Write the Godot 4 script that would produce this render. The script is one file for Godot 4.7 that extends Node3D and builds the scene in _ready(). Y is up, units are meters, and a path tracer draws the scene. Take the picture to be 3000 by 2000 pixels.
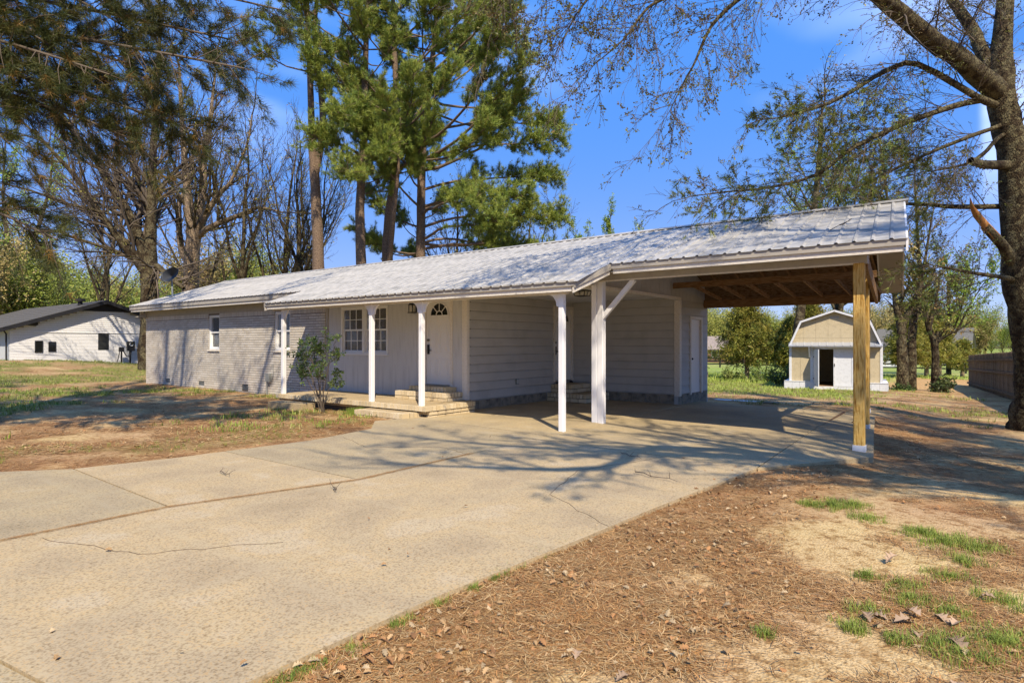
extends Node3D
# A single-storey brick and siding house with an open carport, seen across its concrete drive on a clear spring day.
# x runs along the house front, z comes out of it towards the street, y is up; metres.

const UP := Vector3.UP
const FACE := -10.53      # the plane of the house front
const RIDGE_Z := -13.9
const PITCH := 0.3316
var rng := RandomNumberGenerator.new()
var taken := {}
var M := {}
var shapes := {}


class Solid:                      # flat-shaded faces
	var v := PackedVector3Array()
	var c := PackedColorArray()
	var col := Color.WHITE
	func tri(a: Vector3, b: Vector3, d: Vector3):
		v.append(a); v.append(b); v.append(d)
		c.append(col); c.append(col); c.append(col)
	func quad(a: Vector3, b: Vector3, d: Vector3, e: Vector3):
		tri(a, b, d); tri(a, d, e)
	func box(a: Vector3, b: Vector3):
		obox(Transform3D(Basis(), (a + b) / 2), (b - a).abs())
	func obox(t: Transform3D, s: Vector3):
		var h := s / 2
		var p := []
		for i in 8:
			p.append(t * Vector3(h.x if i & 1 else -h.x, h.y if i & 2 else -h.y, h.z if i & 4 else -h.z))
		quad(p[4], p[6], p[7], p[5]); quad(p[1], p[3], p[2], p[0])
		quad(p[5], p[7], p[3], p[1]); quad(p[0], p[2], p[6], p[4])
		quad(p[6], p[2], p[3], p[7]); quad(p[0], p[4], p[5], p[1])
	func bar(a: Vector3, b: Vector3, w: float, h: float, up := Vector3.UP):   # a board from a to b, w across and h along up
		var z := (b - a).normalized()
		var x := up.cross(z).normalized()
		obox(Transform3D(Basis(x, z.cross(x), z), (a + b) / 2), Vector3(w, h, a.distance_to(b)))
	func chamfer(a: Vector3, b: Vector3, e: float):    # a box with its upright and front edges taken off
		var h := (b - a) / 2
		var o := (a + b) / 2
		var ring := []
		for s in [[-1, 1, 1, 0], [-1, 1, 0, 1], [1, 1, 0, 1], [1, 1, 1, 0], [1, -1, 1, 0], [1, -1, 0, 1], [-1, -1, 0, 1], [-1, -1, 1, 0]]:
			ring.append(Vector2(s[0] * (h.x - (0.0 if s[2] else e)), s[1] * (h.z - (0.0 if s[3] else e))))
		var lo := []
		var hi := []
		for q in ring:
			lo.append(o + Vector3(q.x, -h.y, q.y)); hi.append(o + Vector3(q.x, h.y, q.y))
		for i in 8:
			quad(lo[i], hi[i], hi[(i + 1) % 8], lo[(i + 1) % 8])
		for i in range(1, 7):
			tri(hi[0], hi[i + 1], hi[i]); tri(lo[0], lo[i], lo[i + 1])
	func face(p: Array):               # a flat polygon
		var nrm := Vector3()
		for i in p.size():
			nrm += (p[i] - p[0]).cross(p[(i + 1) % p.size()] - p[0])
		nrm = nrm.normalized()
		var x: Vector3 = (p[1] - p[0]).normalized()
		var y := nrm.cross(x)
		var flat := PackedVector2Array()
		for q in p:
			flat.append(Vector2((q - p[0]).dot(x), (q - p[0]).dot(y)))
		var t := Geometry2D.triangulate_polygon(flat)
		for i in range(0, t.size(), 3):
			tri(p[t[i]], p[t[i + 2]], p[t[i + 1]])
	func prism(p: Array, off: Vector3):
		face(p)
		var q := []
		for a in p:
			q.append(a + off)
		var r := q.duplicate()
		r.reverse()
		face(r)
		for i in p.size():
			var j := (i + 1) % p.size()
			quad(p[i], q[i], q[j], p[j])
	func mesh() -> ArrayMesh:
		var a := []
		a.resize(Mesh.ARRAY_MAX)
		a[Mesh.ARRAY_VERTEX] = v
		a[Mesh.ARRAY_COLOR] = c
		var m := ArrayMesh.new()
		m.add_surface_from_arrays(Mesh.PRIMITIVE_TRIANGLES, a)
		return m


class Round:                      # smooth tubes
	var v := PackedVector3Array()
	var n := PackedVector3Array()
	var idx := PackedInt32Array()
	func tube(p: PackedVector3Array, r: PackedFloat32Array, sides: int, cap := false, rough := 0.0):
		var last := p.size() - 1
		var first := v.size()
		var side := Vector3.RIGHT
		for i in p.size():
			var t := (p[mini(i + 1, last)] - p[maxi(i - 1, 0)]).normalized()
			side = side - t * side.dot(t)
			if side.length() < 0.05:
				side = t.cross(Vector3(0.3, 0.2, 1))
			side = side.normalized()
			var over := t.cross(side)
			for k in sides:
				var a := TAU * k / sides
				var d := side * cos(a) + over * sin(a)
				var rr := r[i]
				if rough > 0.0:
					rr *= 1.0 + rough * (sin(a * 3.0 + i * 1.7) * 0.5 + sin(a * 5.0 - i * 2.3 + 1.0) * 0.5)
				v.append(p[i] + d * rr); n.append(d)
		for i in last:
			for k in sides:
				var a := first + i * sides + k
				var b := first + i * sides + (k + 1) % sides
				idx.append_array([a, a + sides, b, b, a + sides, b + sides])
		if cap:
			for e in [0, last]:
				var m := v.size()
				v.append(p[e]); n.append((p[e] - p[absi(e - 1)]).normalized())
				for k in sides:
					idx.append_array([m, first + e * sides + k, first + e * sides + (k + 1) % sides])
	func line(a: Vector3, b: Vector3, r0: float, r1: float, sides := 8, cap := true):
		tube(PackedVector3Array([a, b]), PackedFloat32Array([r0, r1]), sides, cap)
	func mesh() -> ArrayMesh:
		var a := []
		a.resize(Mesh.ARRAY_MAX)
		a[Mesh.ARRAY_VERTEX] = v
		a[Mesh.ARRAY_NORMAL] = n
		a[Mesh.ARRAY_INDEX] = idx
		var m := ArrayMesh.new()
		m.add_surface_from_arrays(Mesh.PRIMITIVE_TRIANGLES, a)
		return m


# ---------- naming and adding ----------
func numbered(called: String, parent: Node) -> String:
	var key := "%d/%s" % [parent.get_instance_id(), called]
	var k: int = taken.get(key, 0)
	taken[key] = k + 1
	return called if k == 0 else "%s_%03d" % [called, k]

func tag(o: Node, label := "", category := "", group := "", kind := "") -> Node:
	for pair in [["label", label], ["category", category], ["group", group], ["kind", kind]]:
		if pair[1] != "":
			o.set_meta(pair[0], pair[1])
	return o

func base(called: String, at := Vector3.ZERO, turn := 0.0, parent: Node = self) -> Node3D:
	var o := Node3D.new()
	o.name = numbered(called, parent)
	o.position = at
	o.rotation.y = turn
	parent.add_child(o, true)
	return o

func put(called: String, shape, material: Material, parent: Node = self, t := Transform3D()) -> MeshInstance3D:
	var o := MeshInstance3D.new()
	o.name = numbered(called, parent)
	o.mesh = shape if shape is Mesh else shape.mesh()
	o.material_override = material
	o.transform = t
	parent.add_child(o, true)
	return o

func boxed(called: String, a: Vector3, b: Vector3, material: Material, parent: Node = self) -> MeshInstance3D:
	var s := Solid.new()
	s.box(a, b)
	return put(called, s, material, parent)

func copy(o: Node3D, label := "") -> Node3D:
	var c: Node3D = o.duplicate()
	c.name = numbered(str(o.name), self)
	add_child(c, true)
	if label != "":
		c.set_meta("label", label)
	return c

func many(called: String, shape: Mesh, material: Material, places: Array, tints: PackedColorArray, parent: Node = self) -> MultiMeshInstance3D:
	var mm := MultiMesh.new()
	mm.transform_format = MultiMesh.TRANSFORM_3D
	mm.use_colors = tints.size() > 0
	mm.mesh = shape
	mm.instance_count = places.size()
	for i in places.size():
		mm.set_instance_transform(i, places[i])
		if tints.size() > 0:
			mm.set_instance_color(i, tints[i])
	var o := MultiMeshInstance3D.new()
	o.name = numbered(called, parent)
	o.multimesh = mm
	o.material_override = material
	o.set_meta("kind", "stuff")
	parent.add_child(o, true)
	return o


# ---------- random helpers ----------
func rf(a: float, b: float) -> float:
	return rng.randf_range(a, b)

func rv() -> Vector3:
	return Vector3(rng.randf_range(-1, 1), rng.randf_range(-1, 1), rng.randf_range(-1, 1))

func facing(d: Vector3, p: Vector3, s: float, roll := 0.0) -> Transform3D:   # local y along d
	var y := d.normalized()
	var x := y.cross(Vector3(0.21, 0.13, 0.97))
	x = x.normalized().rotated(y, roll)
	return Transform3D(Basis(x * s, y * s, x.cross(y) * s), p)


# ---------- materials ----------
func lin(r: float, g: float, b: float) -> Color:
	return Color(r, g, b).linear_to_srgb()

func noise(seed_: int, freq: float, octaves := 4, kind := FastNoiseLite.TYPE_SIMPLEX_SMOOTH) -> FastNoiseLite:
	var f := FastNoiseLite.new()
	f.seed = seed_
	f.frequency = freq
	f.noise_type = kind
	f.fractal_octaves = octaves
	if octaves <= 1:
		f.fractal_type = FastNoiseLite.FRACTAL_NONE
	return f

func ramp(f: FastNoiseLite, size: int, stops: Array) -> ImageTexture:      # noise coloured through stops [at, colour], repeating
	var g := f.get_seamless_image(size, size, false, false, 0.15)
	g.convert(Image.FORMAT_L8)
	var src := g.get_data()
	var lut := PackedByteArray()
	for i in 256:
		var t := i / 255.0
		var col: Color = stops[0][1]
		for k in range(1, stops.size()):
			if t >= stops[k - 1][0]:
				col = stops[k - 1][1].lerp(stops[k][1], clampf((t - stops[k - 1][0]) / maxf(stops[k][0] - stops[k - 1][0], 0.001), 0, 1))
		lut.append_array([int(col.r * 255), int(col.g * 255), int(col.b * 255)])
	var out := PackedByteArray()
	out.resize(size * size * 3)
	for i in src.size():
		var s := src[i] * 3
		out[i * 3] = lut[s]; out[i * 3 + 1] = lut[s + 1]; out[i * 3 + 2] = lut[s + 2]
	return ImageTexture.create_from_image(Image.create_from_data(size, size, false, Image.FORMAT_RGB8, out))

func bumps(f: FastNoiseLite, size: int, strength: float) -> ImageTexture:
	var g := f.get_seamless_image(size, size, false, false, 0.15)
	g.convert(Image.FORMAT_RGBA8)
	g.bump_map_to_normal_map(strength)
	return ImageTexture.create_from_image(g)

func g(a: float) -> Color:
	return Color(a, a, a)

func mat(called: String, col: Color, rough := 0.85, tex: Texture2D = null, scale := Vector3.ONE, nrm: Texture2D = null, nscale := 0.6, world := true) -> StandardMaterial3D:
	var m := StandardMaterial3D.new()
	m.resource_name = called
	m.albedo_color = col
	m.roughness = rough
	m.metallic_specular = 0.35
	if tex or nrm:
		m.uv1_triplanar = true
		m.uv1_world_triplanar = world
		m.uv1_scale = scale
		m.albedo_texture = tex
		if nrm:
			m.normal_enabled = true
			m.normal_texture = nrm
			m.normal_scale = nscale
	M[called] = m
	return m

func over(m: StandardMaterial3D, tex: Texture2D, scale: Vector3):          # a second, coarser pattern multiplied on
	m.detail_enabled = true
	m.detail_albedo = tex
	m.detail_blend_mode = BaseMaterial3D.BLEND_MODE_MUL
	m.detail_uv_layer = BaseMaterial3D.DETAIL_UV_2
	m.uv2_triplanar = true
	m.uv2_world_triplanar = true
	m.uv2_scale = scale

func leafy(called: String, col: Color, back: float, rough := 0.6) -> StandardMaterial3D:
	var m := mat(called, col, rough)
	m.vertex_color_use_as_albedo = true
	m.backlight_enabled = true
	m.backlight = Color(back, back, back)
	return m

func materials():
	var mottled := ramp(noise(3, 0.012, 5), 512, [[0.0, g(0.62)], [0.35, g(0.88)], [0.6, g(1)], [1.0, g(0.9)]])
	var faint := ramp(noise(15, 0.01, 4), 512, [[0.0, g(0.92)], [0.4, g(0.98)], [0.6, g(1)], [1.0, g(0.99)]])
	var grain := ramp(noise(4, 0.02, 5), 512, [[0.0, Color(0.55, 0.45, 0.33)], [0.38, Color(0.86, 0.78, 0.62)], [0.55, g(1)], [1.0, Color(0.92, 0.82, 0.66)]])
	var fleck := ramp(noise(5, 0.30, 3, FastNoiseLite.TYPE_VALUE), 512, [[0.0, Color(0.66, 0.62, 0.57)], [0.25, Color(0.83, 0.80, 0.76)], [0.45, Color(0.95, 0.94, 0.92)], [0.62, g(1)], [0.78, Color(1, 0.92, 0.80)], [1.0, g(0.95)]])
	var stain := ramp(noise(6, 0.008, 5), 512, [[0.0, Color(0.66, 0.64, 0.62)], [0.3, Color(0.84, 0.83, 0.8)], [0.5, Color(0.95, 0.94, 0.92)], [0.66, Color(1, 0.96, 0.88)], [0.8, g(1)], [1.0, Color(0.95, 0.9, 0.8)]])
	var pale := ramp(noise(16, 0.008, 5), 512, [[0.0, Color(0.88, 0.87, 0.85)], [0.35, Color(0.94, 0.93, 0.91)], [0.5, Color(0.97, 0.96, 0.93)], [0.65, Color(0.99, 0.97, 0.92)], [0.8, g(1)], [1.0, Color(1.0, 1.0, 0.98)]])
	var soil := ramp(noise(7, 0.22, 4, FastNoiseLite.TYPE_VALUE), 512, [[0.0, Color(0.6, 0.53, 0.46)], [0.3, Color(0.86, 0.82, 0.76)], [0.5, g(0.97)], [0.7, g(1)], [1.0, Color(0.97, 0.93, 0.86)]])
	var fine_n := bumps(noise(8, 0.09, 3), 512, 5.0)
	var soft_n := bumps(noise(9, 0.02, 4), 512, 8.0)
	var bark_t := ramp(noise(10, 0.03, 5), 512, [[0.0, g(0.25)], [0.36, g(0.55)], [0.5, g(0.85)], [0.62, g(1)], [1.0, Color(0.95, 0.98, 0.85)]])
	var bark_n := bumps(noise(11, 0.035, 4), 512, 14.0)
	var lichen := ramp(noise(12, 0.02, 4), 256, [[0.0, Color(0.5, 0.45, 0.4)], [0.45, Color(0.62, 0.56, 0.48)], [0.56, Color(0.9, 0.88, 0.76)], [0.66, Color(1, 1, 0.88)], [1.0, Color(0.8, 0.78, 0.7)]])

	# ground and concrete
	for d in [["concrete_tan", lin(0.49, 0.405, 0.27)], ["concrete_gray", lin(0.44, 0.375, 0.255)], ["concrete_pale", lin(0.475, 0.40, 0.265)]]:
		over(mat(d[0], d[1], 0.92, fleck, Vector3.ONE * 0.62, null), pale, Vector3(0.19, 0.19, 0.19))
	var gm := mat("earth", Color.WHITE, 0.95, soil, Vector3.ONE * 0.9, fine_n, 0.9)
	gm.vertex_color_use_as_albedo = true
	over(gm, soil, Vector3.ONE * 0.17)
	leafy("straw", Color.WHITE, 0.15, 0.75)
	leafy("litter", Color.WHITE, 0.25, 0.7)
	leafy("grass", Color.WHITE, 0.5, 0.55)
	# walls
	var painted := ramp(noise(13, 0.05, 4), 256, [[0.0, Color(0.88, 0.86, 0.83)], [0.45, g(0.97)], [1.0, g(1)]])
	var k := 0
	for c in [[0.66, 0.61, 0.525], [0.60, 0.555, 0.475], [0.70, 0.655, 0.575], [0.62, 0.565, 0.475]]:
		mat("brick_paint_%d" % k, lin(c[0], c[1], c[2]), 0.8, painted, Vector3.ONE * 3.0, fine_n, 0.5)
		k += 1
	mat("mortar", lin(0.20, 0.17, 0.135), 0.95, soil, Vector3.ONE * 4.0)
	k = 0
	for c in [[0.70, 0.60, 0.41], [0.62, 0.53, 0.36], [0.74, 0.65, 0.47], [0.65, 0.54, 0.34]]:
		mat("cream_brick_%d" % k, lin(c[0], c[1], c[2]), 0.85, fleck, Vector3.ONE * 3.0, null)
		k += 1
	mat("brick_joint", lin(0.12, 0.095, 0.07), 0.95, soil, Vector3.ONE * 4.0)
	over(mat("cinder_block", lin(0.36, 0.335, 0.29), 0.95, soil, Vector3.ONE * 4.0, fine_n, 1.0), stain, Vector3.ONE * 0.9)
	mat("siding_gray", lin(0.46, 0.45, 0.42), 0.6, faint, Vector3.ONE * 0.3)
	mat("panel_gray", lin(0.56, 0.56, 0.55), 0.6, faint, Vector3(2.0, 0.2, 2.0))
	mat("taupe", lin(0.40, 0.37, 0.32), 0.6, faint, Vector3(0.6, 0.6, 0.6))
	mat("white_paint", lin(0.79, 0.79, 0.79), 0.5)
	mat("cream_paint", lin(0.74, 0.69, 0.60), 0.5, painted, Vector3(1, 3, 1), fine_n, 0.1)
	mat("door_white", lin(0.72, 0.70, 0.66), 0.35)
	mat("vinyl", lin(0.78, 0.78, 0.76), 0.35)
	mat("black_metal", lin(0.016, 0.015, 0.014), 0.45)
	mat("brushed", lin(0.35, 0.34, 0.33), 0.35).metallic = 0.8
	mat("gray_plastic", lin(0.24, 0.25, 0.24), 0.5)
	mat("dark_plastic", lin(0.11, 0.115, 0.12), 0.5)
	mat("dark_inside", lin(0.09, 0.085, 0.08), 0.9)
	mat("ceiling_paint", lin(0.74, 0.73, 0.70), 0.7, faint, Vector3.ONE * 0.7)
	var glass := mat("glass", Color(1, 1, 1, 0.06), 0.02)
	glass.transparency = BaseMaterial3D.TRANSPARENCY_ALPHA
	glass.metallic_specular = 0.3
	var lamp := mat("lamp_glass", Color(0.9, 0.88, 0.8, 0.35), 0.1)
	lamp.transparency = BaseMaterial3D.TRANSPARENCY_ALPHA
	mat("screen", lin(0.028, 0.03, 0.03), 0.5)
	# roof and timber
	var tin := mat("roof_metal", lin(0.44, 0.428, 0.395), 0.5, ramp(noise(14, 0.01, 5), 512, [[0.0, Color(0.72, 0.72, 0.70)], [0.35, g(0.86)], [0.6, g(1)], [1.0, Color(1.0, 0.99, 0.95)]]), Vector3.ONE * 0.45, soft_n, 0.28)
	tin.metallic = 0.08
	tin.metallic_specular = 0.35
	mat("timber_upright", lin(0.62, 0.43, 0.14), 0.7, grain, Vector3(3.5, 0.28, 3.5), fine_n, 0.3, false)
	mat("timber_along", lin(0.25, 0.155, 0.08), 0.8, grain, Vector3(0.3, 4, 4), fine_n, 0.3)
	mat("timber_across", lin(0.30, 0.19, 0.10), 0.8, grain, Vector3(4, 4, 0.3), fine_n, 0.3)
	mat("decking", lin(0.22, 0.145, 0.085), 0.85, grain, Vector3(0.5, 2, 1.6))
	mat("galvanised", lin(0.5, 0.52, 0.54), 0.4).metallic = 0.5
	k = 0
	for c in [[0.20, 0.15, 0.10], [0.24, 0.185, 0.125], [0.165, 0.125, 0.08], [0.22, 0.18, 0.135]]:
		over(mat("picket_%d" % k, lin(c[0], c[1], c[2]), 0.9, grain, Vector3(5, 0.4, 5), fine_n, 0.3), mottled, Vector3(0.9, 0.25, 0.9))
		k += 1
	# shed and neighbour
	over(mat("shed_tan", lin(0.56, 0.475, 0.31), 0.75, painted, Vector3(4, 0.5, 4), fine_n, 0.2), faint, Vector3.ONE * 0.8)
	mat("shed_white", lin(0.66, 0.68, 0.71), 0.6, faint, Vector3.ONE * 1.3)
	over(mat("shingle_gray", lin(0.19, 0.19, 0.175), 0.95, fleck, Vector3.ONE * 3.0, fine_n, 0.8), mottled, Vector3.ONE * 0.6)
	mat("shingle_dark", lin(0.115, 0.112, 0.105), 0.95, fleck, Vector3.ONE * 2.0, fine_n, 0.5)
	mat("neighbour_white", lin(0.78, 0.78, 0.78), 0.7, painted, Vector3.ONE * 1.0)
	mat("neighbour_blue", lin(0.62, 0.66, 0.68), 0.7, painted, Vector3.ONE * 1.0)
	mat("clay_brick", lin(0.40, 0.22, 0.12), 0.9, stain, Vector3.ONE * 0.8)
	mat("dark_trim", lin(0.022, 0.022, 0.025), 0.5)
	mat("far_brick", lin(0.20, 0.12, 0.085), 0.9, fleck, Vector3.ONE * 1.0)
	mat("far_roof", lin(0.33, 0.28, 0.25), 0.9, stain, Vector3.ONE * 0.5)
	# bark and leaves
	over(mat("oak_bark", lin(0.21, 0.185, 0.14), 0.95, bark_t, Vector3(2.2, 0.9, 2.2), bark_n, 1.2), lichen, Vector3.ONE * 0.9)
	over(mat("gray_bark", lin(0.20, 0.17, 0.13), 0.95, bark_t, Vector3(1.6, 0.35, 1.6), bark_n, 1.0), lichen, Vector3.ONE * 0.4)
	mat("brown_bark", lin(0.40, 0.30, 0.21), 0.95, bark_t, Vector3(1.4, 0.4, 1.4), bark_n, 1.0)
	mat("pine_bark", lin(0.30, 0.21, 0.145), 0.95, bark_t, Vector3(2.4, 0.7, 2.4), bark_n, 1.2)
	mat("split_wood", lin(0.46, 0.24, 0.09), 0.8, grain, Vector3(3, 0.5, 3))
	mat("twig_bark", lin(0.125, 0.10, 0.075), 0.95)
	leafy("needles", Color.WHITE, 0.35, 0.5)
	leafy("leaves", Color.WHITE, 0.6, 0.5)


func _ready():
	rng.seed = 20240401
	# ---- camera, sky, sun, exposure ----
	var cam := Camera3D.new()
	cam.name = "camera"
	add_child(cam)
	cam.position = Vector3(0, 1.54, 0)
	cam.rotation_degrees = Vector3(0.16, 37.45, 0)
	cam.fov = 58.11
	cam.far = 2500.0
	cam.current = true
	var env := Environment.new()
	env.background_mode = Environment.BG_SKY
	var sky := Sky.new()
	var air := ProceduralSkyMaterial.new()
	air.sky_top_color = Color(0.235, 0.437, 0.715)
	air.sky_horizon_color = Color(0.61, 0.66, 0.755)
	air.sky_curve = 0.08
	air.ground_bottom_color = Color(0.30, 0.26, 0.18)
	air.ground_horizon_color = Color(0.62, 0.64, 0.60)
	air.sky_energy_multiplier = 1.0
	air.sun_angle_max = 12.0
	air.sky_cover = clouds()
	air.sky_cover_modulate = Color(1, 1, 1)
	sky.sky_material = air
	env.sky = sky
	env.background_energy_multiplier = 1.22
	env.tonemap_mode = Environment.TONE_MAPPER_LINEAR
	env.tonemap_exposure = 1.75
	env.sdfgi_enabled = true
	env.ssao_enabled = true
	env.ssil_enabled = true
	var we := WorldEnvironment.new()
	we.name = "environment"
	we.environment = env
	add_child(we)
	var sun := DirectionalLight3D.new()
	sun.name = "sun"
	add_child(sun)
	sun.look_at_from_position(Vector3.ZERO, Vector3(-0.518, -0.731, -0.45), UP)
	sun.light_color = Color(1.0, 0.94, 0.845)
	sun.light_energy = 1.22
	sun.light_angular_distance = 0.5
	sun.shadow_enabled = true

	materials()
	# ---- the setting ----
	ground()
	driveway()
	# ---- large structures ----
	house()
	shed()
	neighbour()
	fences()
	far_houses()
	# ---- trees ----
	oak()
	yard_trees()
	pines()
	backyard_trees()
	far_woods()
	# ---- small things ----
	small_things()
	shrub()
	ground_cover()


func clouds() -> ImageTexture:             # thin wisps of cirrus
	var w := 1024
	var h := 512
	var f := noise(31, 0.008, 5)
	var f2 := noise(32, 0.02, 4)
	var im := Image.create(w, h, false, Image.FORMAT_RGBA8)
	for y in range(60, 232):
		for x in w:
			var warp := f2.get_noise_2d(x * 0.6, y * 2.0) * 20.0
			var a := f.get_noise_2d(x * 0.5 + y * 0.4, y * 2.4 + warp)
			var patch := f.get_noise_2d(x * 0.3 + 900.0, y * 0.8)
			var s := clampf((a + 0.12) * 1.5, 0, 1) * clampf((patch + 0.02) * 3.2, 0, 1)
			if s > 0.004:
				im.set_pixel(x, y, Color(1, 1, 1, minf(s * 0.5, 0.34)))
	return ImageTexture.create_from_image(im)


# ---------- terrain ----------
func ss(a: float, b: float, x: float) -> float:
	return smoothstep(a, b, x)

func land(x: float, z: float) -> float:
	var h := -0.04
	h -= 0.024 * clampf(-z - 11.5, 0.0, 30.0)
	h -= 0.017 * clampf(-z - 41.5, 0.0, 120.0)
	h -= 0.17 * ss(-2.6, -0.6, x) * ss(-6.5, -10.5, z) * (1.0 - 0.7 * ss(-18, -24, z))
	h += 0.45 * ss(-33, -44, x) * ss(-22, -12, z)
	h += 0.25 * ss(-26, -40, x) * ss(-24, -14, z) * 0.5
	h += 0.022 * sin(x * 0.9 + z * 0.35) * sin(z * 0.7 - x * 0.2) * ss(3, 12, absf(x + 5) + absf(z + 5))
	h -= 0.05 * ss(-25, -26.5, x) * ss(-40, -30, x)
	if x > -9.3 and x < -2.0 and z < -8.3 and z > -16.2:
		h -= 0.1 * ss(-9.3, -8.9, x) * ss(-2.0, -2.6, x) * ss(-16.2, -15.7, z)
	return h

var na := noise(41, 0.16, 4)
var nb := noise(42, 0.55, 4)
var nc := noise(43, 1.7, 3)
var nd := noise(44, 0.05, 3)

func cover(x: float, z: float) -> Vector3:          # how much of straw, grass and bare sand lies at a spot
	var a := na.get_noise_2d(x, z)
	var b := nb.get_noise_2d(x, z)
	var c := nc.get_noise_2d(x, z)
	var grass := 0.0
	var straw := 0.0
	if x < -7.5 and z > -11:                         # front lawn
		var edge := ss(-8.0, -11.0, x)
		grass = ss(0.02, 0.26, a * 0.8 + b * 0.6 + 0.12 * ss(-12, -26, x) - 0.25 * (1.0 - edge))
		grass = maxf(grass, ss(-23, -31, x - z * 0.4) * ss(-0.45, 0.05, a + b * 0.5))
		straw = ss(-0.62, -0.1, b + a * 0.4 - 0.1) * 0.95
		var off := left_edge(z) - x
		if z > -7.6:
			straw = maxf(straw, (1.0 - ss(0.7, 1.5, off + a)) * 0.97)
			grass *= ss(0.8, 1.6, off + a * 1.2)
		grass *= 1.0 - 0.6 * ss(-17.5, -15.0, x)
	elif x < -27:
		grass = ss(-0.3, 0.2, a + b * 0.4)
		straw = 0.5
	elif z < -17 and x < 30:                          # behind the house
		grass = ss(-21.5, -23.5, z + a * 3.0) * ss(-2.6, -4.4, x + b * 1.2)
		grass = maxf(grass, ss(0.3, 0.55, a + b) * 0.6)
		straw = ss(-0.3, 0.15, b + a * 0.4) * 0.9
		if z < -34:
			grass = ss(-3.8, -6.0, x + (z + 34) * -0.02)
			straw = 0.0
		if z < -51:
			grass = 1.0
	else:                                              # beside and before the drive
		straw = ss(-0.02, 0.22, b * 1.1 + a * 0.8 - 0.10 + 0.25 * c)
		straw = maxf(straw, 1.0 - ss(-2.5, -1.6, x + b * 0.6 + a * 0.5 + 0.12 * (z + 1.5)))
		straw = maxf(straw, ss(-7.0, -9.5, z + b * 2.0) * ss(-0.35, 0.1, b + a) * 0.85)
		straw = minf(straw, 0.97)
	return Vector3(straw, grass, c)

func on_hard(x: float, z: float, m := 0.0) -> bool:  # the drive, the porch, the house and the shed
	if z > -8.0 and x < -2.62 - m * 0 + 0.012 * (z + 1.6) + m and x > left_edge(z) - m:
		return true
	if z <= -7.8 and z > -16.4 and x > -9.4 and x < right_edge(z) + m:
		return true
	if x > -15.1 and x < -9.0 and z < -8.8 and z > -17:
		return true
	return (x > -26.5 and x < -6.2 and z < -10.4 and z > -17.3) or (x > -7.1 and x < -3.1 and z < -29.3 and z > -33.4)

func left_edge(z: float) -> float:
	if z > -2.1:
		return -9.35 - (z + 2.1) * 0.8
	if z > -3.8:
		return lerpf(-9.35, -8.62, (-2.1 - z) / 1.7)
	if z > -5.8:
		return lerpf(-8.62, -8.46, (-3.8 - z) / 2.0)
	return lerpf(-8.46, -9.55, clampf((-5.8 - z) / 2.2, 0, 1))

func right_edge(z: float) -> float:
	if z > -7.85:
		return -2.62 + 0.075 * minf(0.0, z + 1.6) * -1.0
	return lerpf(-1.22, -1.95, clampf((-10.2 - z) / 5.8, 0, 1)) - maxf(0, z + 10.2) * 0.42

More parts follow.
